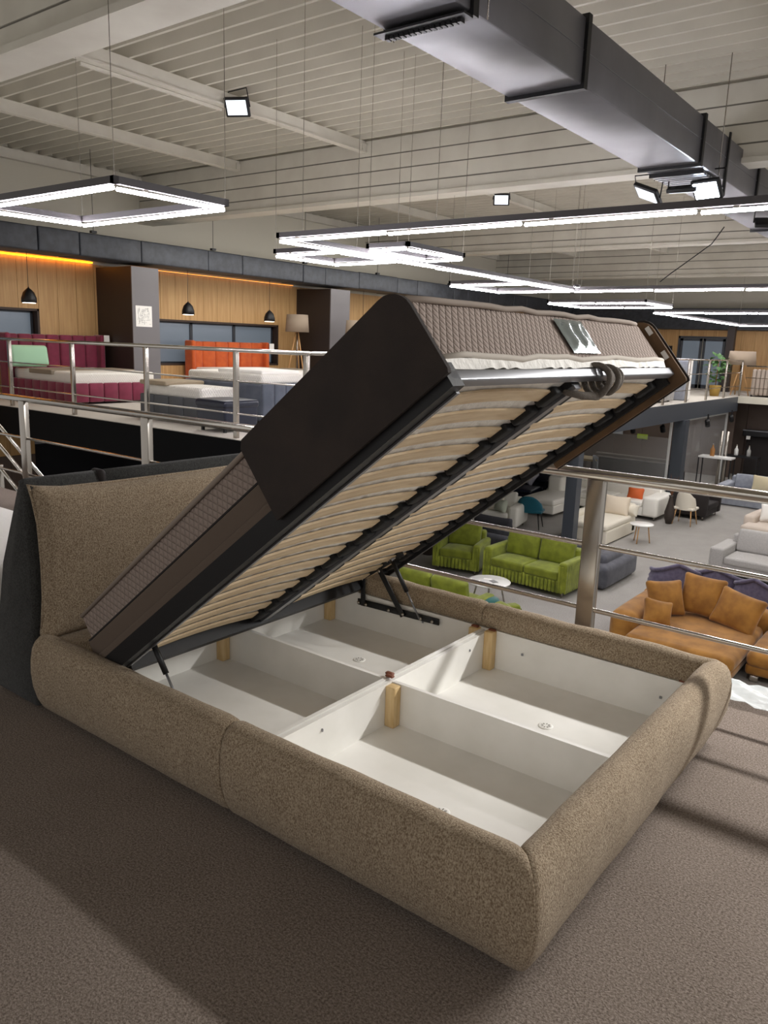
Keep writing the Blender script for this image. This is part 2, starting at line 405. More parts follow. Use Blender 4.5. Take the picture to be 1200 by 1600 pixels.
# ------------------------------------------------------------------ roof
dm = MB(); p = .33; zc = 5.2; hgt = .17
vs = []; fs = []; y = -5.0; prof = []
while y < YF+1:
    prof += [(y, zc), (y+.045, zc), (y+.075, zc+hgt), (y+.30, zc+hgt)]; y += p
for X in (-16, 9): vs += [(X, a, b) for a, b in prof]
n = len(prof); fs = [(i, i+1, n+i+1, n+i) for i in range(n-1)]
dm.add(vs, fs); struct('ceiling', dm, DECK)
struct('ceiling', MB().box(-16, 9, -5, YF+1, 5.45, 5.5), DECK)
def girder(y0, zb=4.14):
    g = root_struct('ceiling_beam')
    MB().box(-16, 9, y0-.02, y0+.42, zb, zb+.07).build('bottom_flange', BEAMW, g)
    z = zb+.07
    for k in range(4):
        z1 = zb+.26*(k+1) if k < 3 else 5.21
        MB().box(-16, 9, y0+.03, y0+.37, z+.012, z1-.012).build('beam_panel', BEAMW, g)
        z = z1
    MB().box(-16, 9, y0+.045, y0+.355, zb+.05, 5.1).build('core', mat('groove_dark', '#77736a', .8), g)
girder(2.8); girder(10.66); girder(19.3, 4.2); girder(27.8, 4.2)
def joist(x, y0, y1):
    g = root_struct('ceiling_joist')
    MB().box(x-.07, x+.07, y0, y1, 5.0, 5.025).build('bottom_flange', BEAMW, g)
    MB().box(x-.035, x+.035, y0, y1, 5.02, 5.2).build('web', BEAMW, g)
    MB().box(x+.035, x+.06, y1-.1, y1, 5.03, 5.15).build('cleat', BEAMW, g)
for x in (-13.95, -10.55, -7.12, -3.7, -.3, 3.1):
    for (a, b) in () if x > -5 else ((-4.5, 2.8), (3.15, 10.68), (11.05, 19.3), (19.7, 27.8), (28.2, YF)): joist(x, a, b)
tag(MB().box(-7.22, -7.18, 4.9, 7.3, 4.95, 4.99).build('cable_tray', BEAMW), 'thin white cable tray under the roof joist beside the floodlight', 'cable tray')

# steel lattice at the far right of the roof
lt = thing('lattice_post', 'pale lattice steel column high behind the big grey duct', 'column')
MB().box(2.0, 2.06, 14.9, 15.0, 2.9, 5.2).box(2.42, 2.48, 14.9, 15.0, 2.9, 5.2).build('chord', BEAMW, lt)
for i in range(7):
    z = 3.0+i*.3
    MB().box(2.06, 2.42, 14.93, 14.97, z, z+.03).build('rung', BEAMW, lt)

# ------------------------------------------------------------------ big rectangular duct
dz0, dz1, dx0, dx1 = 3.8, 4.33, -1.08, -.36
du = thing('air_duct', 'large grey rectangular air duct crossing under the roof', 'duct')
js = [-3.0, .6, 3.58, 5.42, 8.85, 11.6, 14.6, 17.6]
for a, b in zip(js[:-1], js[1:]):
    MB().rbox(dx0, dx1, a+.02, b-.02, dz0, dz1, .012, n=1, m=1).build('duct_section', DUCTM, du)
    MB().box(dx1, dx1+.006, a+.03, b-.03, dz0+.27, dz0+.275).build('seam', GREYM, du)
for a in js[1:-1]:
    MB().box(dx0-.03, dx1+.03, a-.035, a+.035, dz0-.035, dz1+.03).build('flange_collar', BLACKM, du)
for a in (3.7, 9.5, 13.0):
    for xx in (dx0-.05, dx1+.05):
        MB().tube([(xx, a, dz0-.02), (xx, a, 5.2)], .006, 6).build('hanger_rod', STEEL, du)
ls = MB()
for i in range(15): ls.box(dx0+.02+i*.045, dx0+.05+i*.045, 3.5, 3.55, dz0-.075, dz0-.04)
ls.box(dx0-.04, dx1+.02, 3.44, 3.56, dz0-.05, dz0-.035).build('perforated_rail', BLACKM, du)
gr = MB().box(dx0+.02, dx1-.02, 9.1, 9.13, dz0-.06, dz0-.01).box(dx0+.02, dx1-.02, 9.85, 9.88, dz0-.06, dz0-.01).build('grille_frame', BLACKM, du)
for i in range(6): MB().box(dx0+.04, dx1-.04, 9.17+i*.11, 9.22+i*.11, dz0-.05, dz0-.02).build('grille_blade', GREYM, gr)
MB().box(dx1+.01, dx1+.03, 9.9, 9.95, dz0-.2, dz1+.05).build('strap', BLACKM, du)

def floodlight(loc, rx, rz, label, glass, ry=0):
    t = thing('floodlight', label, 'floodlight', loc, 0)
    M = RZ(rz) @ RX(rx) @ RY(ry)
    MB(M).rbox(-.19, .19, -.14, .14, -.03, .03, .015, n=1, m=1).build('housing', BLACKM, t)
    MB(M).box(-.155, .155, -.105, .105, -.036, -.031).build('lens', glass, t)
    MB().tube([M @ Vector((-.2, 0, 0)), (-.2, 0, .24), (.2, 0, .24), M @ Vector((.2, 0, 0))], .01, 6).build('bracket', BLACKM, t)
    return t
floodlight((-6.9, 7.35, 4.98), R_(-58), R_(28), 'black floodlight clamped to the roof joist at upper left', FLOODG)
floodlight((-6.95, 15.6, 4.93), R_(-58), R_(28), 'small black floodlight on the roof joist beyond the main beam', FLOODG)
floodlight((-0.43, 9.50, 3.62), R_(-50), R_(-12), 'lit white floodlight hanging under the grey duct', FLOODON)
floodlight((-0.73, 9.50, 3.64), R_(12), R_(5), 'level black floodlight in the middle of three under the duct', FLOODG)
floodlight((-1.20, 9.50, 3.63), R_(-28), R_(0), 'tilted black floodlight leftmost of three under the duct', FLOODG, R_(25))
floodlight((-.25, 12.1, 3.55), R_(30), R_(20), 'black floodlight under the duct at the right picture edge', FLOODG)

# ------------------------------------------------------------------ hanging led rings
def led_ring(x0, x1, y0, y1, z, label, gap=None, sides='NSEW', zc=5.15):
    t = thing('ring_lamp', label, 'lamp', (0, 0, 0), 0, 'rectangular led ring lamps')
    b = .045
    S_ = {'S': ((x0, y0), (x1, y0)), 'N': ((x0, y1), (x1, y1)), 'W': ((x0, y0), (x0, y1)), 'E': ((x1, y0), (x1, y1))}
    for k in sides:
        (a0, b0), (a1, b1) = S_[k]; L = math.hypot(a1-a0, b1-b0); ang = math.atan2(b1-b0, a1-a0); M = T((a0, b0, z)) @ RZ(ang)
        MB(M).box(-b/2, L+b/2, -b/2, b/2, .03, .085).build('housing_bar', LAMPB, t)
        n = max(1, round(L/1.5))
        for i in range(n):
            MB(M).tube([(L*i/n+.02, 0, -.005), (L*(i+1)/n-.02, 0, .004)], .015, 8).build('led_tube', TUBEM, t)
            MB(M).box(L*i/n+.25, L*i/n+.29, -.012, .012, .01, .035).build('clip', STEEL, t)
    for (a, c) in ((x0, y0), (x1, y1)) if x1-x0 < 1.8 else ((x0, y0), (x1, y0), (x0, y1), (x1, y1)):
        if x1-x0 < 5: MB().tube([(a, c, z+.08), (a, c, 4.14 if (2.7 < c < 3.3 or 10.6 < c < 11.1 or 19.2 < c < 19.8) else zc)], .003, 5).build('cable', STEEL, t)
    return t
Z = 2.6
SPOTS = [(-3.68, 6.4), (-3.69, 7.5), (-3.78, 11.2), (-3.2, 11.9)]
led_ring(-4.63, -2.5, 2.15, 3.22, Z, 'lit led ring lamp nearest the oak wall, above the grey headboard', )
big = led_ring(-3.57, 2.4, 4.93, 12.6, Z, 'largest led ring lamp running off the right side above the mattress', sides='SNW')
for (a, c) in ((-3.57, 5.3), (-1.5, 4.93), (-3.57, 12.5), (0, 12.6)): MB().tube([(a, c, Z+.08), (a, c, 5.15)], .003, 5).build('cable', STEEL, big)
led_ring(-4.75, -3.65, 6.05, 7.2, Z, 'small led ring lamp left of the corner of the largest ring')
led_ring(-3.33, -2.75, 6.2, 7.4, Z+.02, 'small led ring lamp just inside the corner of the largest ring')
led_ring(-5.2, -3.6, 10.9, 12.6, Z, 'led ring lamp partly hidden behind the left bar of the largest ring')
led_ring(-5.85, -3.5, 16.2, 18.0, Z, 'thin looking led ring lamp above the right end of the mattress')
led_ring(-4.8, -.8, 20.5, 29.5, Z, 'farthest led ring lamp at the right edge above the oak wall')
SL = ['small round white spot above the near corner of the largest ring', 'small round white spot beside the small ring inside the corner', 'small round white spot near the far corner of the largest ring', 'small round white spot under the far bar of the largest ring']
for i, (xx, yy) in enumerate(SPOTS):
    t = thing('ceiling_spot', SL[i], 'lamp', (xx, yy, Z+.02), 0, 'small round spots among the led rings')
    MB().lathe([(.05, 0), (.055, .01), (.055, .04), (.02, .05)], 12).build('can', LAMPB, t)
    MB().lathe([(.045, -.004), (.045, -.001)], 12).build('lens', TUBEM, t)
    MB().tube([(0, 0, .05), (0, 0, 2.58)], .003, 5).build('cable', STEEL, t)
# loose hanging cable
tag(MB().tube([(-.55, 10.9, 3.35), (-.7, 10.9, 3.12), (-1.0, 10.9, 2.9), (-1.25, 10.9, 2.72), (-1.4, 10.9, 2.6)], .008, 6).build('loose_cable', BLACKM), 'loose black cable dangling below the grey duct', 'cable')
for (a, c, z0) in [(.0, 7.0, 3.2), (-1.9, 8.4, 3.0), (-5.8, 8.1, 2.9)]:
    pass

# ------------------------------------------------------------------ railings
def railing(name, label, path_axis, fixed, a0, a1, base, levels, posts, top_r, mid_r, pw_, pd, zb=None, group=None):
    t = thing(name, label, 'railing')
    def P(a, z): return (a, fixed, z) if path_axis == 'x' else (fixed, a, z)
    MB().tube([P(a0, levels[0]), P(a1, levels[0])], top_r, 14).build('handrail', CHROME, t)
    for z in levels[1:]: MB().tube([P(a0, z), P(a1, z)], mid_r, 8).build('rail', CHROME, t)
    for a in posts:
        if path_axis == 'x': MB().rbox(a-pw_/2, a+pw_/2, fixed-pd/2, fixed+pd/2, base, levels[0]-top_r*.6, .006, n=1, m=1).build('post', STEEL, t)
        else: MB().rbox(fixed-pd/2, fixed+pd/2, a-pw_/2, a+pw_/2, base, levels[0]-top_r*.6, .006, n=1, m=1).build('post', STEEL, t)
    return t
railing('railing', 'polished steel railing right behind the raised bed', 'x', 2.0, -4.6, 6, 0, (.97, .63, .31), (-3.72, -1.99, -.25, 1.48, 3.9), .027, .012, .085, .05)
railing('railing', 'polished steel railing of the opposite gallery in front of the beds', 'x', YM+.1, -16, XM, ZM, (1.38, .96, .5), (-13.7, -11.74, -9.65, -7.6, -5.55), .03, .012, .07, .06)
railing('railing', 'steel railing along the far gallery edge above the glass partition', 'y', XM-.06, YM+.1, 28.3, ZM, (1.38, .96, .5), [YM+.1+i*2.02 for i in range(12)], .026, .012, .07, .06)
railing('railing', 'steel railing at the far right beside the ribbed beige bed', 'x', 28.2, XM+.1, 8, ZM, (1.2, .8, .45), (-2.0, 0.5, 3), .026, .012, .07, .06)
st = thing('stair_railing', 'descending steel stair rail with three sloping bars at left edge', 'railing')
for dz in (0, -.24, -.53):
    MB().tube([(-8.3, 3.0, 1.64+dz), (-5.0, 3.0, -.18+dz)], .02, 8).build('rail', CHROME, st)
MB().rbox(-6.25, -6.18, 2.97, 3.03, ZL+1.2, -.0, .006, n=1, m=1).build('post', STEEL, st)
MB().tube([(-8, 3.0, -.07), (-3.6, 2.3, -.15)], .012, 8).build('lower_rail', CHROME, st)

# ================================================================== THE BED
L, W, H, XJ = 2.21, 1.69, .345, 1.135
bed = thing('storage_bed', 'beige chenille ottoman bed with raised slatted base and white storage box', 'bed')
PROF = [(-.058, .03), (-.058, .236), (-.092, .243), (-.098, .29), (-.094, .322), (-.078, .343), (-.052, .352), (-.026, .346), (-.006, .330), (.008, .30), (.017, .25), (.019, .20), (.013, .14), (-.002, .085), (-.022, .045), (-.038, .032), (-.06, .028)]
def side_piece(origin, ang, L0, L1, m0, m1, name='side_panel', NS=26):
    """profile swept along local +x from L0 to L1; outward is local -y; m0/m1: mitre (1) or square seam (0)"""
    M = T(origin) @ RZ(ang); st_ = []
    for i in range(NS+1):
        t = i/NS; st_.append(L0+(L1-L0)*t)
    e = [0, .004, .012, .025]+[q*(L1-L0) for q in [i/NS for i in range(NS+1)] if .03 < q*(L1-L0) < L1-L0-.03]+[L1-L0-.025, L1-L0-.012, L1-L0-.004, L1-L0]
    vs = []; n = len(PROF); fs = []; LL = L1-L0
    for d in e:
        for (o, z) in PROF:
            def pin(q):
                if q >= .025: return 0
                return .007*(1-q/.025)**2
            pn = pin(d)+pin(LL-d)
            oo = o-pn*(1 if o > -.05 else 0); zz = z-(pn*.8 if z > .3 else 0)
            xa = L0-m0*oo; xb = L1+m1*oo
            x = xa+(xb-xa)*(d/LL) if (m0 or m1) and .12 < d < LL-.12 else (xa+d if d <= .12 and d < LL/2 else xb-(LL-d) if LL-d <= .12 else xa+(xb-xa)*(d/LL))
            wob = .0025*sin((L0+d)*9+z*14)+.002*sin((L0+d)*23+z*5)
            vs.append((x, -(oo+(wob if o > -.03 and .03 < d < LL-.03 else 0)), zz+(wob*.6 if .03 < d < LL-.03 else 0)))
    for i in range(len(e)-1):
        for k in range(n): fs.append((i*n+k, i*n+(k+1) % n, (i+1)*n+(k+1) % n, (i+1)*n+k))
    fs += [tuple(range(n))[::-1], tuple((len(e)-1)*n+k for k in range(n))]
    mb = MB(M).add(vs, fs, True); return mb.build(name, CHEN, bed)
YN = -.012; LX = 2.228
side_piece((0, YN, 0), 0, 0, XJ-.002, 0, 0)
side_piece((0, YN, 0), 0, XJ+.002, LX, 0, 1)
side_piece((LX, YN, 0), pi/2, 0, W-YN, 1, 1, 'foot_panel')
side_piece((LX, W, 0), pi, 0, LX-XJ-.002, 1, 0)
side_piece((LX, W, 0), pi, LX-XJ+.002, LX, 0, 0)
MB().rbox(-.03, .15, .07, W-.08, .22, .325, .03, n=2, m=4).build('head_end_pad', CHEN, bed)
# fix: near/far panels keep outward -y / +y ; plinth under the bed
MB().box(.1, L-.12, .10, W-.1, 0, .045).build('plinth', BLACKR, bed)
# white box
MB().box(.02, L-.095, .078, W-.078, .042, .052).build('bottom_board', WHITEB, bed)
MB().box(0, L-.03, .048, .094, .05, .238).build('inner_board', WHITEB, bed)
MB().box(0, L-.03, W-.094, W-.06, .05, .238).build('inner_board', WHITEB, bed)
MB().box(L-.112, L-.04, .094, W-.094, .05, .238).build('inner_board', WHITEB, bed)
MB().box(.155, .173, .094, W-.094, .05, .235).build('inner_board', WHITEB, bed)
YD = .845
MB().box(.173, 1.135, YD-.009, YD+.009, .052, .226).build('lengthwise_divider', WHITEB, bed)
MB().box(1.175, L-.112, YD-.009, YD+.009, .052, .226).build('lengthwise_divider', WHITEB, bed)
MB().box(1.135, 1.153, .094, W-.094, .052, .232).build('cross_divider', WHITEB, bed)
MB().box(1.156, 1.175, .094, W-.094, .052, .228).build('cross_divider', WHITEB, bed)
for (x, yy, z1) in ((1.175, YD-.009-.045, .222), (.173, YD-.055, .22), (1.175, W-.094-.045, .24), (.173, W-.094-.045, .235), (1.09, W-.139, .238), (1.175, .094, .22)):
    MB().rbox(x, x+.045, yy, yy+.045, .052, z1, .004, n=1, m=1).build('corner_post', PINE, bed)
VG = MB().lathe([(.030, 0), (.030, .002), (.026, .004), (.02, .003), (.004, .003)], 20)
VG2 = MB().lathe([(.0035, 0), (.003, .0015)], 6)
for k in range(8): VG2.add([(x_*1, y_, .0042) for x_, y_ in ((cos(k*pi/4)*.009, sin(k*pi/4)*.009), (cos(k*pi/4+.35)*.012, sin(k*pi/4+.35)*.012), (cos(k*pi/4+.2)*.021, sin(k*pi/4+.2)*.021), (cos(k*pi/4)*.019, sin(k*pi/4)*.019))], [(0, 1, 2, 3)])
for (x, yy) in ((.68, 1.24), (1.67, 1.22), (1.68, .44)):
    o = VG.build('vent_disc', WHITEB, bed, M=T((x, yy, .052))); VG2.build('vent_slots', mat('slot_grey', '#77736c', .7), o)
for (x, yy, z) in ((1.36, W-.096, .16), (.8, W-.096, .18), (2.0, W-.096, .15), (1.1755, W-.26, .18), (1.1755, .42, .18)):
    MB().rbox(x-.006, x+.006, yy-.006, yy+.001, z-.006, z+.006, .003, n=1, m=1).build('screw_cap', GREYM, bed)
for (x, yy) in ((1.11, W-.11), (1.20, W-.105), (1.155, YD), (1.14, YD+.02), (2.08, W-.085)):
    MB().rbox(x-.018, x+.018, yy-.010, yy+.010, .236, .246, .004, n=1, m=1).build('corner_bracket', mat('brown_bracket', '#7a4630', .6), bed)

# headboard: dark grey body, thick at the foot, leaning away, and the loose cushion
hb = MB(); vs = []; fs = []
pf = [(-.045, .02), (-.045, .5), (-.050, .93), (-.062, .965), (-.08, .975), (-.10, .965), (-.12, .93), (-.27, .6), (-.35, .3), (-.40, .05), (-.39, .02)]
ys = [.022, .03, .05, .2, .34, .345, .35, .385, .39, .395, .6, .9, 1.2, 1.6, W+.01, W+.035, W+.045]
n = len(pf)
for yy in ys:
    ins = .014 if yy in (ys[0], ys[-1]) else (.004 if yy in (ys[1], ys[-2]) else (.004 if yy in (.345, .39) else 0))
    for (x, z) in pf:
        cx, cz = -.09, .45; vs.append((x+(ins if x < cx else -ins), yy, z-(ins if z > .6 else 0)))
for i in range(len(ys)-1):
    for k in range(n): fs.append((i*n+k, i*n+(k+1) % n, (i+1)*n+(k+1) % n, (i+1)*n+k))
fs += [tuple(range(n))[::-1], tuple((len(ys)-1)*n+k for k in range(n))]
hb.add(vs, fs, True); hbo = hb.build('headboard', HBGREY, bed, 'dark grey upholstered headboard')
MB().rbox(-.125, -.042, .348, .388, .90, .979, .02, n=2, m=2).build('seam_patch', BLACKS, hbo)
hc = MB().rbox(-.055, .06, .035, W-.04, .32, .945, .045, puff=(.035, 0, 0), n=4, m=12)
cu = []
for (x, yy, z) in hc.v:
    a = (yy-W/2)/(W/2-.04); b = (z-.632)/.31
    e = (abs(a)**6)*(abs(b)**6)
    yy2 = yy+(.022*(1 if a > 0 else -1))*(e-.55*(abs(a)**8)*(1-b*b)); z2 = z+.018*e*(1 if b > 0 else 0)-(.016*(1-abs(a)**8)*(b**8) if b > 0 else 0)
    tk = 1-.55*max(abs(a)**14, abs(b)**10)
    cu.append((-.0+(x-.0)*tk+.003*sin(yy*11+z*7), yy2, z2))
hc.v = cu; hc.build('headboard_cushion', CHEN, bed)
pc = MB().tube([(.002, .03, .33), (.0, .048, .5), (.0, .05, .63), (.0, .044, .8), (.0, .028, .90), (-.004, .014, .962), (.0, .05, .948), (.002, .12, .936), (.0, .4, .93), (.0, .8, .928), (0, 1.4, .932)], .007, 8); pc.build('piping', CHEN, bed)

# ---- lifted slatted frame
AL = .674; HX, HZ = .377, .28
FM = Matrix(((cos(AL), 0, -sin(AL), HX), (0, 1, 0, 0), (sin(AL), 0, cos(AL), HZ), (0, 0, 0, 1)))
lf = MB().box(0, 1.905, .064, .118, -.024, .045).box(0, 1.87, 1.705, 1.73, -.03, .045).box(-.01, .035, .07, 1.73, -.03, .03).build('lift_frame', BLACKM, bed, M=FM)
MB().rbox(1.872, 1.905, .072, 1.73, -.008, .026, .006, n=2, m=1).build('foot_rail', GREYM, lf)
MB().box(.02, 1.86, .845, .885, -.022, -.008).build('centre_beam', GREYM, lf)
MB().box(.02, 1.86, .835, .895, -.008, .02).build('centre_channel', BLACKM, lf)
MB().box(.0, 1.88, .108, .122, -.030, -.0245).build('edge_lip', GREYM, lf)
def slat_mesh(v0, v1):
    vs = []; fs = []; n = 8
    for i in range(n+1):
        t = i/n; v = v0+(v1-v0)*t; b = .016*(1-(2*t-1)**2)
        for du_, dn in ((-.027, 0), (.027, 0), (.027, .008), (-.027, .008)): vs.append((du_, v, b+dn))
    for i in range(n):
        for k in range(4): fs.append((i*4+k, i*4+(k+1) % 4, i*4+4+(k+1) % 4, i*4+4+k))
    fs += [(3, 2, 1, 0), (n*4, n*4+1, n*4+2, n*4+3)]
    return MB().add(vs, fs).mesh('slat', SLAT)
s1, s2 = slat_mesh(.125, .815), slat_mesh(.915, 1.69)
hm = MB().rbox(-.042, .042, -.032, .03, -.014, .016, .008, n=1, m=1).mesh('slat_holder', BLACKR)
for i in range(17):
    u = .095+i*.1055
    inst('slat', s1, lf, T((u, 0, 0))); inst('slat', s2, lf, T((u, 0, 0)))
    for v in (.12, .812, .922, 1.69): inst('slat_holder', hm, lf, T((u, v, 0)))
# side cheek panels that hold the mattress at the foot half
def cheek(v0, v1, u0, u1, n0, n1, name, m, lab):
    r = .05; pts = [(u0, n0), (u1-.005, n0)]
    pts += [(u1, n0+.01)]+[(u1-.07+.07*cos(q*pi/12), n1-.07+.07*sin(q*pi/12)) for q in range(7)] + [(u0+.02, n1), (u0, n1-.02)]
    mb = MB().prism(pts, 'y', v0, v1); return mb.build(name, m, lf, lab)
cheek(.048, .062, 1.20, 1.925, .004, .268, 'side_cheek', DBROWN, 'dark brown cloth covered cheek')
ck = cheek(1.735, 1.75, 1.25, 1.93, -.055, .265, 'side_cheek', MBROWN, 'brown cheek with a dark edge and staples')
cheek(1.751, 1.757, 1.247, 1.937, -.06, .270, 'cheek_cover', DBROWN, None)
for u, nn in ((1.915, .20), (1.915, .08)): MB().box(u-.012, u+.006, 1.729, 1.736, nn-.018, nn+.018).build('white_tab', PAPER, lf)
# valance strips on the near side below the mattress
MB().rbox(-.02, 1.22, .066, .082, .03, .075, .008, n=1, m=6).build('brown_edging', MATTSIDE, lf)

# mechanism
mech = MB()
def bar(a, b, wd=.03, th=.006, y0=1.58, m=BLACKM, name='link_arm'):
    a = Vector(a); b = Vector(b); d = b-a; ang = math.atan2(d.z, d.x); Lb = d.length
    M = T(a) @ RY(-ang); o = MB(M).rbox(-wd/2, Lb+wd/2, -th/2, th/2, -wd/2, wd/2, .003, n=1, m=1).build(name, m, bed); return o
def bolt(x, y, z, r=.009, ax=1):
    M = T((x, y, z)) @ RX(pi/2); MB(M).lathe([(r, 0), (r, .004), (r*.6, .007)], 10).build('bolt', STEEL, bed)
Y1 = W-.1
bar((.40, Y1-.005, .195), (.885, Y1-.005, .205), .035, name='mount_plate')
bar((.425, Y1-.014, .195), (.42, Y1-.014, .335), .03)
bar((.68, Y1-.018, .2), (.53, Y1-.018, .40), .032)
for (x, z) in ((.40, .195), (.45, .196), (.60, .2), (.69, .2), (.80, .203), (.87, .205), (.42, .33), (.53, .395), (.625, .485), (.58, .46)): bolt(x, Y1-.02, z)
def strut(a, b, nm='gas_strut', parent=bed):
    a, b = Vector(a), Vector(b); c = a.lerp(b, .55)
    o = MB().tube([a, c], .011, 12).build(nm, BLACKM, parent); MB().tube([c, b], .005, 8).build('piston_rod', BLACKM if 0 else GREYM, o)
    MB().rbox(a.x-.012, a.x+.012, a.y-.01, a.y+.01, a.z-.012, a.z+.012, .004, n=1, m=1).build('ball_joint', GREYM, o)
strut((.615, Y1-.03, .475), (.80, Y1-.03, .205))
bar((.38, Y1-.012, .325), (.645, Y1-.012, .51), .05, name='lift_bracket')
bar((.40, .105, .195), (.885, .105, .205), .035, name='mount_plate')
strut((.595, .125, .455), (.745, .125, .255))
bar((.445, .118, .35), (.52, .118, .22), .026)
bar((.36, .112, .31), (.64, .112, .49), .05, name='lift_bracket')
# strap coiled round the foot rail
for i, (v, rr, ph) in enumerate(((.965, .055, .3), (1.0, .045, .0), (1.06, .048, -.2), (1.095, .04, .25))):
    pts = []
    for k in range(22):
        a = 2*pi*k/22; pts.append((1.888+rr*cos(a)*.8, v+.016*sin(a+ph)+.01*cos(2*a), -.012+rr*sin(a)*(.95)))
    MB().tube(pts, .0105, 7, closed=True).build('pull_strap', mat('strap_grey', '#6b635b', .9, bump=.6, bscale=300), lf)
MB().tube([(1.84, .80, -.02), (1.86, .86, -.05), (1.87, .94, -.062), (1.875, 1.0, -.05), (1.86, 1.06, -.02)], [.009, .013, .014, .013, .008], 8).build('pull_strap', MATS['strap_grey'], lf)

# ---- mattress lying on the frame
mt = thing('mattress', 'thick taupe quilted mattress lying on the raised bed base', 'mattress'); mt.matrix_world = FM
# foot half of the body is pale quilted, side lower band plain
body = MB().rbox(-.03, 1.895, .085, 1.715, .05, .25, .02, puff=(.0, 0, .006), n=3, m=8); body.build('body', QUILT, mt)
MB().rbox(-.035, 1.21, .076, .09, .06, .142, .006, n=1, m=4).build('plain_side_band', MATTSIDE, mt)
MB().box(-.034, 1.215, .080, .0845, .143, .149).build('dark_seam', BLACKS, mt)
MB().box(1.86, 1.90, .078, .0845, .12, .127).build('handle_loop', BLACKS, mt)
ptop = [( -.02, .088, .246), (.6, .083, .249), (1.2, .083, .249), (1.86, .088, .249)]
MB().tube(ptop+[(1.893, .11, .247), (1.9, .2, .244)]+[(1.9+.003*sin(v*9), .2+v*.1, .245+.003*sin(v*4)) for v in range(1, 15)]+[(1.895, 1.68, .244), (1.85, 1.71, .244)], .009, 8).build('top_piping', mat('piping_taupe', '#94877c', .9), mt)
lw_ = [(1.9, .1, .062)]+[(1.905, .1+.1*v, .063+.005*sin(v*1.3)+.003*sin(v*2.9)) for v in range(1, 16)]+[(1.9, 1.7, .062)]
MB().tube(lw_, .009, 8).build('bottom_piping', mat('piping_pale', '#c4bbb0', .9), mt)
# white underside with gathered cloth
us = MB(); vs = []; fs = []; nu, nv = 108, 60
for i in range(nu+1):
    for j in range(nv+1):
        u = -.01+1.905*i/nu; v = .095+1.6*j/nv
        tt = ((v-.12)/.7 if v < .86 else (v-.91)/.78); tt = max(0, min(1, tt))
        vs.append((u, v, .011+.016*(1-(2*tt-1)**2)+.003*abs(sin((u-.095)/.1055*pi))+.0015*sin(v*61+u*23)+.0015*sin(v*133+u*9)))
for i in range(nu):
    for j in range(nv): a = i*(nv+1)+j; fs.append((a, a+1, a+nv+2, a+nv+1))
o0 = len(vs)
us.add(vs, fs, True); us.box(-.01, 1.895, .095, 1.695, .04, .056)
us.build('underside', WHITEF, mt)
gs = MB(); vs = []; fs = []; N_ = 120
for j in range(N_+1):
    v = .1+1.6*j/N_
    for k in range(4): vs.append((1.899+.004*sin(v*55+sin(v*17)*3)*(1-k/3)+.002*k, v, .03+.028*k/3))
for j in range(N_):
    for k in range(3): a = j*4+k; fs.append((a, a+1, a+5, a+4))
gs.add(vs, fs, True); gs.build('gathered_edge', WHITEF, mt)
# plastic document pouch on the foot side
ps = MB(); vs = []; fs = []; nn_ = 14
c00, c10, c11, c01 = POUCH = [(.885, .222), (1.10, .222), (1.10, .085), (.885, .085)]
for i in range(nn_+1):
    for j in range(nn_+1):
        s_, t_ = i/nn_, j/nn_
        v = (c00[0]*(1-s_)+c10[0]*s_)*(1-t_)+(c01[0]*(1-s_)+c11[0]*s_)*t_; nz = c00[1]*(1-t_)+c01[1]*t_
        vs.append((1.904+.010*abs(sin(s_*9+t_*4+sin(t_*6)))*min(1, 4*s_*(1-s_)*2)*min(1, 6*t_*(1-t_)), v, nz))
for i in range(nn_):
    for j in range(nn_): a = i*(nn_+1)+j; fs.append((a, a+1, a+nn_+2, a+nn_+1))
ps.add(vs, fs, True); ps.build('plastic_pouch', mat('pouch_film', '#a9b4b4', .14, .75), mt)

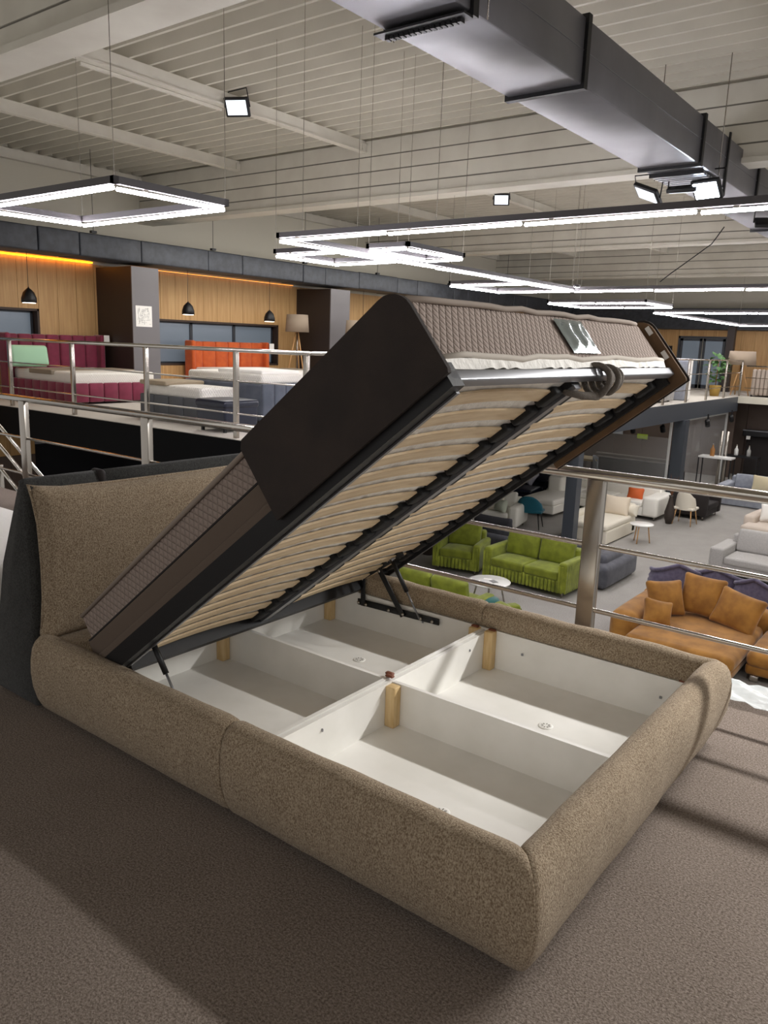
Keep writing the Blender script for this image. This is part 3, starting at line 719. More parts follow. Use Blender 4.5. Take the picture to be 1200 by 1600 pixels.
# ================================================================== FURNITURE BUILDERS
def sofa(name, label, cat, loc, rotz, m, w=2.0, d=.9, sh=.42, bh=.8, ah=.6, aw=.18, n=2, r=.05, seatm=None, legs=True, arms='LR', back_th=.2, leg_h=.1, cush_h=.4, ribs=False, ribm=None, group=None, legm=None, chaise=None, headrests=False, backcush=True, lean=12, puff=.03):
    t = thing(name, label, cat, loc, rotz, group); z0 = leg_h if legs else 0.02
    x0, x1 = -w/2, w/2; al = aw if 'L' in arms else 0; ar = aw if 'R' in arms else 0
    MB().rbox(x0+al*.5, x1-ar*.5, -d/2+.03, d/2, z0, sh-.14, r*.5).build('base', ribm if (ribs and ribm) else m, t)
    if 'L' in arms: MB().rbox(x0, x0+aw, -d/2, d/2, z0, ah, r, puff=(.01, .01, 0)).build('armrest', m, t)
    if 'R' in arms: MB().rbox(x1-aw, x1, -d/2, d/2, z0, ah, r, puff=(.01, .01, 0)).build('armrest', m, t)
    MB().rbox(x0+al*.6, x1-ar*.6, d/2-back_th, d/2, z0, bh-(.08 if backcush else 0), r).build('backrest', m, t)
    iw = w-al-ar
    for i in range(n):
        a = x0+al+iw*i/n; b = a+iw/n
        y0 = -d/2+.0
        MB().rbox(a+.004, b-.004, y0, d/2-back_th, sh-.15, sh, r*.8, puff=(0, 0, puff)).build('seat_cushion', seatm or m, t)
        if backcush:
            M = T(((a+b)/2, d/2-back_th-.08, sh)) @ RX(R_(-lean))
            MB(M).rbox(-(b-a)/2+.01, (b-a)/2-.01, -.08, .08, 0, cush_h, .05, puff=(0, .04, .01)).build('back_cushion', seatm or m, t)
        if headrests:
            MB(T(((a+b)/2, d/2-back_th*.6, bh)) @ RX(R_(-8))).rbox(-(b-a)/2+.01, (b-a)/2-.01, -.1, .1, -.02, .16, .06).build('headrest', m, t)
    if chaise:
        cx0, cx1, cy = chaise
        MB().rbox(cx0, cx1, cy, -d/2+.02, z0, sh-.15, r*.5).build('chaise_base', m, t)
        MB().rbox(cx0, cx1, cy-.02, -d/2+.02, sh-.16, sh, r*.8, puff=(0, 0, puff)).build('chaise_cushion', seatm or m, t)
    if ribs:
        nr = int(w/.075)
        rb = MB()
        for i in range(nr):
            a = x0+.03+(w-.06)*i/nr; rb.rbox(a, a+.055, -d/2-.004, -d/2+.03, z0, sh-.16, .012, n=1, m=1)
        for sx in (x0, x1-.02):
            for j in range(int(d/.075)):
                a = -d/2+.02+j*.075; rb.rbox(sx-.006, sx+.026, a, a+.055, z0, ah-.05, .012, n=1, m=1)
        for sx in (x0, x1-aw):
            for j in range(max(2, int(aw/.06))):
                a = sx+.008+j*.06; rb.rbox(a, min(a+.045, sx+aw-.004), -d/2-.012, -d/2+.02, z0, ah-.06, .012, n=1, m=1)
        o = rb.build('ribbing', ribm or m, t); o['kind'] = 'stuff'
    if legs:
        for sx in (x0+.1, x1-.1):
            for sy in (-d/2+.1, d/2-.1):
                MB().lathe([(.014, 0), (.022, leg_h+.02)], 8, c=(sx, sy, 0)).build('leg', legm or STEEL, t)
    return t
def cushion(label, loc, rot, w, h, th, m, name='throw_cushion', cat='cushion', group=None):
    o = MB().rbox(-w/2, w/2, -th/2, th/2, -h/2, h/2, th*.42, puff=(0, th*.55, 0), n=3, m=6, pinch=.02).build(name, m); o.location = loc; o.rotation_euler = rot
    return tag(o, label, cat, group)

# ---- lower showroom
sofa('armchair', 'lime green velvet armchair facing us beside the dried grass', 'armchair', (-5.0, 11.5, ZL), R_(14), LIME, w=.95, d=.82, sh=.46, bh=.85, ah=.62, aw=.14, n=1, ribs=True, ribm=LIMED, cush_h=.46)
sofa('sofa', 'lime green velvet two seat sofa with ribbed arms', 'sofa', (-3.42, 11.52, ZL), R_(-2), LIME, w=1.72, d=.88, sh=.47, bh=.86, ah=.66, aw=.16, n=2, ribs=True, ribm=LIMED, cush_h=.46)
sofa('sofa', 'lime green sofa seen from behind just below the bed side', 'sofa', (-3.75, 8.75, ZL), R_(180), LIME, w=1.7, d=.8, bh=.66, ah=.5, n=2, ribs=False, cush_h=.36)
sofa('armchair', 'lime green armchair with ribbed back beside the teal stool', 'armchair', (-2.35, 8.55, ZL), R_(150), LIME, w=.7, d=.7, bh=.66, ah=.5, n=1, ribs=True, ribm=LIMED, cush_h=.2)
def round_table(label, loc, r, h, topm, nl=3, legm=LEGW, spread=.8):
    t = thing('side_table', label, 'table', loc)
    MB().lathe([(r*.96, h-.03), (r, h-.02), (r, h-.005), (r*.98, h)], 28).build('tabletop', topm, t)
    for i in range(nl):
        a = 2*pi*i/nl+.5; MB().tube([(cos(a)*r*.55, sin(a)*r*.55, h-.03), (cos(a)*r*spread, sin(a)*r*spread, 0)], .014, 8).build('leg', legm, t)
    return t
WTOP = mat('white_lacquer', '#efeeea', .25)
round_table('round white coffee table among the lime green seats', (-3.42, 9.85, ZL), .36, .45, WTOP, 4, STEEL)
for i, (dx, dy, rz) in enumerate(((-.06, .04, .3), (.08, .0, -.5))):
    o = MB().rbox(-.07, .07, -.05, .05, 0, .008, .003, n=1, m=1).build('leaflet', PAPERL if i else PAPER); o.location = (-3.42+dx, 9.85+dy, ZL+.452); o.rotation_euler = (0, 0, rz)
    tag(o, ['white leaflet lying on the round white coffee table', 'grey printed leaflet lying on the round white coffee table'][i], 'leaflet')
ts = thing('stool', 'dark teal velvet stool beside the round white coffee table', 'stool', (-2.93, 8.95, ZL))
MB().lathe([(.17, .02), (.2, .1), (.19, .3), (.2, .42), (.17, .47), (.02, .48)], 20).build('seat', mat('dark_teal', '#0c5a56', .7, sheen=.4), ts)
round_table('small white oval side table with wooden legs beside the cream sofa', (-3.12, 16.35, ZL), .27, .45, WTOP, 3)

# dark grey modular sofa with chaise
dg = sofa('sofa', 'dark grey modular sofa seen from behind the lime seats', 'sofa', (-3.85, 12.75, ZL), R_(180), DGREY, w=3.0, d=.95, sh=.42, bh=.68, ah=.6, aw=.24, n=2, r=.09, legs=False, cush_h=.32)
ch = thing('pouf', 'dark grey upholstered chaise block at the open end of modular sofa', 'pouf', (-2.7, 12.85, ZL))
MB().rbox(-.5, .48, -.82, .82, .02, .46, .1, puff=(.02, .02, .02)).build('seat', DGREY, ch)
MB().rbox(-.52, -.2, -.86, -.2, .02, .62, .12).build('armrest', DGREY, ch)
cushion('dark grey cushion leaning on the arm of the modular sofa', (-2.95, 12.5, ZL+.62), (R_(70), 0, R_(10)), .5, .35, .12, DGREY)
cushion('darker grey back cushion of modular sofa nearest armchair', (-5.0, 12.7, ZL+.72), (R_(15), 0, 0), .9, .34, .16, mat('charcoal_fabric', '#35343a', .9))

# white sofa far left
ws = sofa('sofa', 'white leather sofa behind the lime armchair', 'sofa', (-7.0, 15.3, ZL), R_(12), WHITEL, w=2.5, d=1.0, sh=.45, bh=.8, ah=.62, aw=.24, n=2, r=.07)
cushion('pale white cushion on the white sofa behind lime armchair', (-6.35, 15.1, ZL+.66), (R_(-20), 0, R_(10)), .5, .42, .14, IVORY)
cushion('small sage grey cushion on the white sofa behind lime armchair', (-6.1, 15.0, ZL+.62), (R_(-10), 0, R_(-20)), .36, .3, .12, mat('sage', '#b9bfae', .9))
def shell_chair(label, loc, rotz, m, legm, h=.8, w=.52, name='chair', group=None):
    t = thing(name, label, 'chair', loc, rotz, group)
    MB().rbox(-w/2, w/2, -.24, .22, .40, .47, .03, puff=(0, 0, .015)).build('seat', m, t)
    mb = MB(); vs = []; fs = []; na, nz = 14, 8
    for k in range(nz+1):
        q = k/nz; z = .40+(h-.40)*q
        for i in range(na+1):
            a = pi*(i/na); c_ = abs(cos(a)); zz = z-(.18*c_**3)*q
            rx = w/2*(1-.16*q*q)+.01; vs.append((rx*cos(a), .0+.23*sin(a)+.06*q, zz))
    o = len(vs)
    for (x, yy, z) in list(vs): vs.append((x*.88, yy-.035, z))
    for k in range(nz):
        for i in range(na):
            a = k*(na+1)+i; fs.append((a, a+1, a+na+2, a+na+1)); fs.append((o+a, o+a+na+1, o+a+na+2, o+a+1))
    for i in range(na):
        a = nz*(na+1)+i; fs.append((a, a+1, o+a+1, o+a))
    for k in range(nz):
        for e in (0, na): a = k*(na+1)+e; fs.append((a, a+na+1, o+a+na+1, o+a))
    mb.add(vs, fs, True); mb.build('backrest', m, t)
    for sx, sy in ((-1, -1), (1, -1), (-1, 1), (1, 1)):
        MB().tube([(sx*w*.36, sy*.17, .40), (sx*w*.46, sy*.24, 0)], [.018, .011], 8).build('leg', legm, t)
    return t
shell_chair('teal velvet tub chair turned away beside the white sofa', (-5.75, 15.85, ZL), R_(-165), TEAL, BLACKM, h=.82, w=.66)
nv_ = sofa('sofa', 'navy leather recliner sofa at the back near the slats', 'sofa', (-7.9, 19.3, ZL), R_(8), NAVY, w=2.4, d=1.0, sh=.46, bh=.92, ah=.66, aw=.26, n=2, r=.07)
fs_ = thing('footstool', 'navy leather footstool in front of the navy sofa', 'footstool', (-7.3, 18.35, ZL), R_(8))
MB().rbox(-.42, .42, -.42, .42, .04, .40, .06).build('base', NAVY, fs_); MB().rbox(-.44, .44, -.44, .44, .38, .5, .06, puff=(0, 0, .03)).build('cushion_top', NAVY, fs_)
cushion('white pillow standing on the navy leather sofa', (-7.45, 19.0, ZL+.72), (R_(-25), R_(25), 0), .5, .42, .14, mat('lilac_white', '#cfcddb', .8))

big_s = sofa('corner_sofa', 'large white leather corner sofa with raised headrests', 'sofa', (-5.2, 19.5, ZL), R_(0), WHITEL, w=3.2, d=1.3, sh=.48, bh=.72, ah=.62, aw=.42, n=3, r=.07, arms='R', chaise=(-1.47, -.55, -2.3), headrests=True, backcush=False, back_th=.3)
MB(T((-1.25, -.35, .5))).rbox(-.22, .22, -.5, .5, -.1, .38, .09).build('side_headrest', WHITEL, big_s)
cushion('bright orange cushion on the large white corner sofa', (-4.35, 19.25, ZL+.6), (R_(-30), 0, R_(8)), .42, .34, .16, mat('bright_orange', '#d2622a', .7))
cr = sofa('sofa', 'cream channelled leather chaise sofa behind the railing post', 'sofa', (-4.12, 16.3, ZL), R_(0), IVORY, w=1.1, d=1.85, sh=.48, bh=.74, ah=.6, aw=.16, n=1, r=.07, arms='L', legs=False, back_th=.3, backcush=False)
cushion('tufted cream cushion on the cream chaise sofa', (-3.95, 16.85, ZL+.68), (R_(-22), 0, R_(4)), .62, .48, .14, mat('tufted_cream', '#ddcfba', .9))
tf = bpy.context.scene.objects['throw_cushion.007'] if 'throw_cushion.007' in bpy.context.scene.objects else None
cushion('small cream cushion at the right end of the cream chaise sofa', (-3.62, 17.0, ZL+.6), (R_(-22), 0, R_(-12)), .34, .28, .12, IVORY)

vz = thing('floor_vase', 'tall brown vase of dried grass between white sofa and chair', 'vase', (-3.31, 18.95, ZL))
MB().lathe([(.07, 0), (.12, .15), (.13, .3), (.07, .55), (.045, .7), (.06, .75)], 18).build('vase_body', mat('vase_brown', '#3b322c', .5), vz)
for i in range(16):
    a = random.uniform(0, 2*pi); q = random.uniform(.05, .22); h_ = random.uniform(1.0, 1.3)
    MB().tube([(0, 0, .7), (cos(a)*q*.4, sin(a)*q*.4, .95), (cos(a)*q, sin(a)*q, h_)], [.003, .009, .004], 5).build('stem', DRYBR, vz)
shell_chair('white upholstered chair with light wooden legs beside the black armchair', (-2.98, 19.2, ZL), R_(178), IVORY, LEGW, h=.9)
sofa('armchair', 'black boxy armchair behind the white wooden legged chair', 'armchair', (-3.15, 20.6, ZL), R_(88), BLACKS, w=1.3, d=1.0, sh=.42, bh=.72, ah=.7, aw=.2, n=1, r=.04, cush_h=.34)
cushion('beige cushion leaning in the black armchair', (-3.15, 20.2, ZL+.68), (R_(-15), R_(8), R_(80)), .42, .42, .13, mat('beige_cush', '#c3b79d', .9))
sofa('sofa', 'long blue grey fabric sofa against the dark back wall', 'sofa', (-1.0, 23.4, ZL), R_(0), BGREY, w=4.4, d=1.15, sh=.44, bh=.86, ah=.62, aw=.28, n=4, r=.05, legs=False, cush_h=.42)
cushion('square beige cushion on the long blue grey sofa', (-1.85, 23.25, ZL+.68), (R_(-14), 0, 0), .95, .5, .12, mat('cream_panel', '#cbbf9e', .9))
sofa('sofa', 'blush and cream corner sofa at the right picture edge', 'sofa', (-.2, 19.1, ZL), R_(-4), PINKC, w=2.4, d=1.2, sh=.44, bh=.78, ah=.6, aw=.26, n=2, r=.07, chaise=(-1.1, -.1, -1.1))
cushion('white cushion on the blush corner sofa at right edge', (-.85, 18.85, ZL+.68), (R_(-14), 0, R_(10)), .55, .42, .13, WHITEF)
sofa('sofa', 'light grey fabric sofa with boxy arms behind the ochre sofa', 'sofa', (.15, 15.05, ZL), R_(-3), LGREY, w=2.5, d=1.05, sh=.44, bh=.84, ah=.6, aw=.28, n=2, r=.05, cush_h=.46)

# purple tufted chairs
def tufted(label, loc, rotz):
    t = thing('tufted_chair', label, 'chair', loc, rotz, 'purple tufted chairs behind the ochre sofa')
    MB().rbox(-.34, .34, -.32, .3, .28, .46, .08, puff=(0, 0, .03)).build('seat', PURPLE, t)
    mb = MB(); vs = []; fs = []; na, nz = 28, 12
    for sgn in (1, .84):
        for k in range(nz+1):
            q = k/nz
            for i in range(na+1):
                a = pi*1.12*(i/na)-.06*pi; bump = .022*abs(sin(i*.8+(k % 2)*.8))*abs(sin(k*1.2)) if sgn == 1 else 0
                rr = (.40+.05*sin(pi*q)+bump)*sgn
                vs.append((rr*cos(a), rr*sin(a)*.9, .24+.68*q-.2*abs(cos(a))*q-(.0 if sgn == 1 else .01)))
    o = (nz+1)*(na+1)
    for k in range(nz):
        for i in range(na):
            a = k*(na+1)+i; fs.append((a, a+1, a+na+2, a+na+1)); fs.append((o+a, o+a+na+1, o+a+na+2, o+a+1))
    for i in range(na): a = nz*(na+1)+i; fs.append((a, a+1, o+a+1, o+a))
    for k in range(nz):
        for e in (0, na): a = k*(na+1)+e; fs.append((a, a+na+1, o+a+na+1, o+a))
    mb.add(vs, fs, True).build('tufted_back', PURPLE, t)
    MB().tube([(.42*cos(a_), .38*sin(a_), .92-.20*abs(cos(a_))) for a_ in [pi*i/16 for i in range(17)]], .035, 8).build('top_roll', PURPLE, t)
    for sx in (-.25, .25):
        for sy in (-.22, .22): MB().tube([(sx, sy, .28), (sx*1.15, sy*1.15, 0)], [.018, .01], 8).build('leg', BLACKM, t)
tufted('purple tufted velvet chair left behind the ochre sofa cushions', (-.92, 11.85, ZL), R_(200))
tufted('purple tufted velvet chair mostly hidden between two ochre cushions', (-.25, 12.1, ZL), R_(180))
tufted('purple tufted velvet chair at the right edge behind the ochre sofa', (.45, 11.85, ZL), R_(170))

# ochre corner sofa
oc = thing('corner_sofa', 'ochre velvet corner sofa below the railing', 'sofa', (0, 0, ZL))
MB().rbox(-1.12, -.72, 9.35, 11.0, .06, .62, .14, puff=(.02, .02, .02)).build('armrest', ORANGE, oc)
MB().rbox(-.74, .72, 9.05, 10.75, .10, .26, .05).build('base', ORANGE, oc)
MB().rbox(-.74, .74, 9.0, 10.75, .22, .44, .09, puff=(.01, .01, .02)).build('chaise_cushion', ORANGE, oc)
MB().rbox(-1.1, .78, 10.68, 11.05, .06, .66, .13, puff=(.02, .02, .02)).build('backrest', ORANGE, oc)
MB().rbox(.78, 2.4, 9.52, 10.75, .10, .26, .05).build('base', ORANGE, oc)
MB().rbox(.78, 2.4, 9.48, 10.75, .22, .44, .09, puff=(.01, .01, .02)).build('seat_cushion', ORANGE, oc)
MB().rbox(.8, 2.6, 10.68, 11.05, .06, .66, .13).build('backrest', ORANGE, oc)
for (x, yy) in ((-1.0, 9.5), (.62, 9.1), (.9, 9.6), (-1.0, 10.9), (2.3, 9.6)):
    MB().rbox(x-.06, x+.06, yy-.05, yy+.05, 0, .1, .03).build('leg', CHROME, oc)
cushion('large ochre back cushion leftmost on the ochre corner sofa', (-.58, 10.22, ZL+.70), (R_(-24), 0, R_(48)), .56, .54, .15, ORANGE, group='ochre cushions')
cushion('small ochre cushion lying in front of the leftmost large one', (-.52, 9.72, ZL+.60), (R_(-28), R_(12), R_(40)), .42, .40, .13, ORANGE, group='ochre cushions')
cushion('large ochre back cushion in the middle, tallest of three', (-.14, 10.55, ZL+.76), (R_(-20), R_(2), R_(-2)), .62, .60, .16, ORANGE, group='ochre cushions')
cushion('large ochre back cushion rightmost on the chaise', (.42, 10.40, ZL+.68), (R_(-24), R_(8), R_(-14)), .66, .56, .16, ORANGE, group='ochre cushions')

# dried grass display beside lime armchair
pg = thing('dried_grass', 'tall bundle of dried yellow green grass left of armchair', 'dried plant', (-6.1, 11.95, ZL))
MB().lathe([(.12, 0), (.15, .25), (.1, .4)], 16).build('vase_body', mat('vase_brown', '#3b322c', .5), pg)
for i in range(26):
    a = random.uniform(0, 2*pi); q = random.uniform(.02, .28); h_ = random.uniform(.9, 1.35)
    MB().tube([(cos(a)*.05, sin(a)*.05, .3), (cos(a)*q*.6, sin(a)*q*.6, h_*.6), (cos(a)*q, sin(a)*q, h_)], [.006, .022, .006], 5).build('stem', PAMPAS, pg)

# columns and glass partition under the far gallery
def column(x, y, label, w=.17):
    t = thing('steel_column', label, 'column')
    MB().box(x-w/2, x+w/2, y-w/2, y-w/2+.015, ZL, ZM-.5).box(x-w/2, x+w/2, y+w/2-.015, y+w/2, ZL, ZM-.5).build('flange', ANTH, t)
    MB().box(x-w/2, x+w/2, y-w/2+.01, y+w/2-.01, ZL, ZM-.5).build('web', ANTH, t)
    MB().box(x-.16, x+.16, y-.16, y+.16, ZL, ZL+.015).build('base_plate', ANTH, t)
column(XM-.08, 14.85, 'anthracite steel column standing in front of the white sofas', .26)
column(XM-.08, 22.2, 'anthracite steel column at the glass partition', .34)
gp = thing('glass_partition', 'frameless glass partition under the gallery with white edge profiles', 'partition')
for a, b in ((22.5, 24.2), (24.25, 26.0), (26.05, 27.9)):
    MB().box(XM-.3, XM-.285, a, b, ZL, ZM-.55).build('glass_panel', GLASS, gp)
for a in (21.9, 27.95): MB().box(XM-.32, XM-.26, a, a+.07, ZL, ZM-.5).build('edge_profile', mat('white_profile', '#d9d9d6', .5), gp)
MB().box(XM-.32, XM-.26, 22.4, 28, ZM-.62, ZM-.55).build('top_profile', MATS['white_profile'], gp)
MB().box(-9, XM-.3, 21.9, 21.915, ZL, ZL+1.9).build('glass_panel', GLASS, gp)
# brown panels seen inside the glass room
ip = root_struct('wall_back')
for i in range(7): MB().box(-12+i*1.1, -12+i*1.1+1.09, 28.6, 28.66, ZL, ZM-.12).build('wall_panel', DWALL, ip)
def spot(loc, label):
    t = thing('track_spot', label, 'spotlight', loc, 0, 'black spots under the far gallery')
    M = RX(R_(35))
    MB(M).lathe([(.06, -.12), (.075, -.11), (.075, .1), (.04, .12)], 12).build('can', BLACKM, t)
    MB().box(-.02, .02, -.02, .02, .08, .28).build('arm', BLACKM, t)
spot((-5.6, 22.0, -.75), 'black track spot left of the steel column under gallery')
spot((-4.9, 22.6, -.7), 'black track spot just left of the steel column top')
spot((-4.05, 24.2, -.55), 'black track spot right of the steel column, bigger one')
spot((-4.05, 27.0, -.55), 'black track spot beside the white partition edge')
sg = thing('exit_sign', 'small yellow green sign glowing in the dark back area', 'sign', (-7.55, 28.5, -1.62))
MB().box(-.2, .2, 0, .04, -.09, .09).build('housing', SIGNG, sg)
al = thing('alarm_sounder', 'round red fire alarm on the back wall', 'alarm', (-9.0, 28.55, -1.5)); MB(RX(pi/2)).lathe([(.11, 0), (.11, .04), (.06, .07)], 16).build('body', RED, al); MB(RX(pi/2)).lathe([(.04, .07), (.03, .085)], 12).build('lens', PAPER, al)
ac = thing('wall_unit', 'black wall mounted air unit at the right edge', 'air unit', (-3.2, 29.35, -1.2))
MB().rbox(-.9, .9, -.3, .3, -.1, .12, .03).build('case', BLACKM, ac); MB().box(-.9, .9, -.32, -.3, .1, .14).build('top_lip', GREYM, ac); MB().box(-.75, -.62, -.33, -.3, -.2, -.08).build('tag', PAPER, ac)
MB().box(-.8, .8, .0, .3, -1.5, -.12).build('lower_cabinet', BLACKS, ac)
# bar tables and objects behind the sofas
def bar_table(label, x, y, w, h, m):
    t = thing('console_table', label, 'table', (x, y, ZL)); MB().box(-w/2, w/2, -.25, .25, h-.05, h).build('tabletop', m, t)
    for sx in (-1, 1):
        for sy in (-1, 1): MB().box(sx*w/2-.03*(sx > 0), sx*w/2+.03*(sx < 0), sy*.24-.015, sy*.24+.015, 0, h-.05).build('leg', BLACKM, t)
bar_table('high console with white top beside the steel column', -3.75, 24.6, 1.0, 1.2, WTOP)
bar_table('black shelf table with bottles before the dark wall', -3.6, 27.2, 1.1, 1.0, BLACKM)
def bottle(label, loc, m, s=1):
    t = thing('bottle', label, 'bottle', loc); MB().lathe([(.05*s, 0), (.055*s, .02*s), (.055*s, .16*s), (.02*s, .22*s), (.018*s, .27*s)], 14).build('body', m, t); MB().lathe([(.02*s, .27*s), (.02*s, .3*s)], 10).build('cap', STEEL, t)
bottle('amber bottle standing on the high white topped console', (-3.9, 24.6, ZL+1.2), mat('amber_glass', '#9c6a35', .2), 1.3)
bottle('white bottle standing on the black shelf table', (-3.8, 27.2, ZL+1.0), mat('bottle_white', '#e8e8e4', .4), 1.2)
bottle('clear bottle standing on the black shelf table', (-3.4, 27.2, ZL+1.0), mat('bottle_grey', '#9a9a96', .2), 1.2)
for i, x in enumerate((-4.0, -3.82)):
    o = MB().lathe([(.05, 0), (.05, 1.9)], 14).build('chrome_tube', STEEL); o.location = (x, 25.9, ZL)
    tag(o, ['tall chrome tube standing before the dark wall, left one', 'tall chrome tube standing before the dark wall, right one'][i], 'display stand')
bh_ = sofa('sofa', 'brown sofa inside the glass partition', 'sofa', (-6.4, 24.2, ZL), R_(0), mat('brown_sofa', '#5d554c', .8), w=2.9, d=1.0, bh=1.0, ah=.7, n=3)
sofa('sofa', 'black leather sofa behind the white corner sofa', 'sofa', (-5.6, 22.9, ZL), R_(180), BLACKS, w=2.6, d=.9, bh=1.05, ah=.8, n=2, backcush=False)
dt = thing('dining_table', 'wooden dining table behind the glass near the slats', 'table', (-7.6, 22.6, ZL))
MB().box(-.8, .8, -.4, .4, .9, .96).build('tabletop', mat('yellow_wood', '#a78c4b', .5), dt)
for sx in (-.7, .7):
    for sy in (-.33, .33): MB().box(sx-.03, sx+.03, sy-.03, sy+.03, 0, .9).build('leg', BLACKM, dt)
shell_chair('grey shell chair at the wooden dining table', (-6.6, 22.3, ZL), R_(90), mat('shell_grey', '#8f959a', .4), BLACKM, h=1.1)
pn = MB().box(-10.4, -8.3, 28.4, 28.45, -1.6, -.7).build('poster_board', mat('poster_grey', '#a7a9ad', .6)); tag(pn, 'row of pale grey hanging panels on the back wall', 'panel')

# ---- opposite gallery beds
def ribbed_row(mb, x0, x1, y0, y1, z0, z1, n, axis, r=.05, puff=.02):
    for i in range(n):
        if axis == 'y': a = y0+(y1-y0)*i/n; b = y0+(y1-y0)*(i+1)/n; yield MB().rbox(x0, x1, a+.003, b-.003, z0, z1, r, puff=(puff, 0, 0), n=2, m=2)
        else: a = x0+(x1-x0)*i/n; b = x0+(x1-x0)*(i+1)/n; yield MB().rbox(a+.003, b-.003, y0, y1, z0, z1, r, puff=(0, puff, 0), n=2, m=2)
def gallery_bed(label, x_head, y0, y1, length, m, hbh, nch, z=ZM, base_h=.42, matt=QUILTW, matt_h=.2, throw=None, wings=True, label_card=None):
    t = thing('upholstered_bed', label, 'bed', (x_head, y0, z)); wd = y1-y0
    MB().rbox(.1, length, 0, wd, .05, base_h-.02, .03).build('base', m, t)
    nx = max(4, int(length/.3))
    for o in ribbed_row(None, .15, length, -.03, .02, .04, base_h, nx, 'x'): o.build('channel_pad', m, t)
    for o in ribbed_row(None, length-.03, length+.03, 0, wd, .04, base_h, max(3, int(wd/.3)), 'y'): o.build('channel_pad', m, t)
    for o in ribbed_row(None, 0, .16, -.1, wd+.1, .05, hbh, nch, 'y'): o.build('headboard_pad', m, t)
    if wings:
        for yy in (-.16, wd+.06): MB().rbox(0, .34, yy, yy+.12, .05, hbh+.02, .05).build('headboard_wing', m, t)
    for sx in (.2, length-.1):
        for sy in (.1, wd-.1): MB().box(sx-.03, sx+.03, sy-.03, sy+.03, 0, .06).build('leg', BLACKM, t)
    mm = thing('mattress', 'white quilted mattress on the '+label.split(' ottoman')[0].replace('upholstered ', ''), 'mattress', (x_head, y0, z+base_h-.05))
    MB().rbox(.18, length-.06, .05, wd-.05, 0, matt_h+.05, .05, puff=(0, 0, .01)).build('body', matt, mm)
    return t
gallery_bed('burgundy velvet bed with padded headboard', -13.85, 7.1, 9.1, 2.5, BURG, 1.33, 7)
tag(MB().rbox(-12.95, -12.1, 7.09, 9.05, ZM+.55, ZM+.645, .02).build('throw_blanket', TAUPE), 'taupe throw across the white mattress of burgundy bed', 'blanket')
tag(MB().rbox(-.38, .38, -.09, .09, -.22, .22, .07, puff=(0, .04, 0)).build('pillow', MINT), 'mint green pillow on the burgundy bed', 'pillow').matrix_world = T((-13.2, 7.25, ZM+.88)) @ RZ(R_(80)) @ RX(R_(-15))
tag(MB().box(-13.48, -13.47, 9.22, 9.36, 1.3, 1.5).build('price_card', PAPER), 'white price card on the burgundy headboard corner', 'card')
gallery_bed('rust orange velvet bed under the long window', -13.85, 11.95, 14.35, 2.3, ORANGE2, 1.28, 6)
tag(MB().rbox(-12.4, -11.7, 11.93, 14.3, ZM+.55, ZM+.645, .02).build('throw_blanket', TAUPE), 'taupe throw across the white mattress of rust bed', 'blanket')
tag(MB().box(-13.45, -13.44, 14.45, 14.62, 1.2, 1.42).build('price_card', PAPER), 'white price card on the rust orange headboard corner', 'card')
gb = thing('upholstered_bed', 'low dark grey bed with tan throw behind the gallery rail', 'bed', (-8.7, 6.76, ZM))
GBM = mat('grey_bed', '#56585c', .85)
MB().rbox(0, 1.55, 0, .83, .05, .38, .04).build('base', GBM, gb)
for o in ribbed_row(None, 0, 1.55, -.03, .02, .04, .42, 4, 'x'): o.build('channel_pad', GBM, gb)
for o in ribbed_row(None, -.02, .03, 0, .82, .04, .42, 2, 'y'): o.build('channel_pad', GBM, gb)
for sx in (.1, 1.45):
    for sy in (.1, .75): MB().box(sx-.03, sx+.03, sy-.03, sy+.03, 0, .06).build('leg', BLACKM, gb)
mm = thing('mattress', 'white mattress on the low dark grey bed', 'mattress', (-8.7, 6.76, ZM+.385)); MB().rbox(.03, 1.52, .03, .80, 0, .2, .05, puff=(0, 0, .01)).build('body', QUILTW, mm)
tag(MB().rbox(-8.72, -8.0, 6.74, 7.57, ZM+.575, ZM+.65, .03, puff=(0, 0, .01)).build('throw_blanket', mat('tan_throw', '#a2937c', .95)), 'tan throw on the low dark grey bed', 'blanket')
tag(MB().rbox(-.3, .3, -.25, .25, 0, .4, .06).build('storage_cube', mat('lilac_velvet', '#6a4f6b', .8)), 'lilac upholstered cube behind the grey bed', 'pouf').location = (-9.6, 9.3, ZM)
nb = thing('bench', 'black leather bench at the foot of the low grey bed', 'bench', (-6.40, 6.62, ZM))
MB().rbox(-.30, .36, -.32, .35, .08, .42, .04).build('base', NAVY, nb); MB().rbox(-.32, .38, -.34, .37, .36, .48, .05, puff=(0, 0, .02)).build('seat', NAVY, nb)
for sx in (-.22, .28):
    for sy in (-.25, .28): MB().box(sx-.02, sx+.02, sy-.02, sy+.02, 0, .1).build('leg', BLACKM, nb)
bb = thing('upholstered_bed', 'slate grey high box bed with a channelled foot end', 'bed', (-6.64, 7.62, ZM))
MB().rbox(-2.0, 0, 0, 1.9, .05, .66, .04).build('base', SLATEB, bb)
for o in ribbed_row(None, -.03, .03, 0, 1.9, .05, .67, 7, 'y'): o.build('channel_pad', SLATEB, bb)
mm = thing('mattress', 'white topped mattress on the slate grey box bed', 'mattress', (-6.64, 7.62, ZM+.66)); MB().rbox(-1.95, -.05, .05, 1.85, 0, .16, .05, puff=(0, 0, .01)).build('body', QUILTW, mm)
MB().rbox(-1.2, -.1, .1, 1.0, .15, .22, .03, puff=(0, 0, .02)).build('folded_topper', WHITEF, mm)
tag(MB().rbox(-.35, .35, -.3, .3, 0, .78, .12).build('tub_seat', mat('blush_pink', '#c9aaa4', .8)), 'pale pink rounded seat right of the slate bed', 'seat').location = (-7.7, 13.0, ZM)
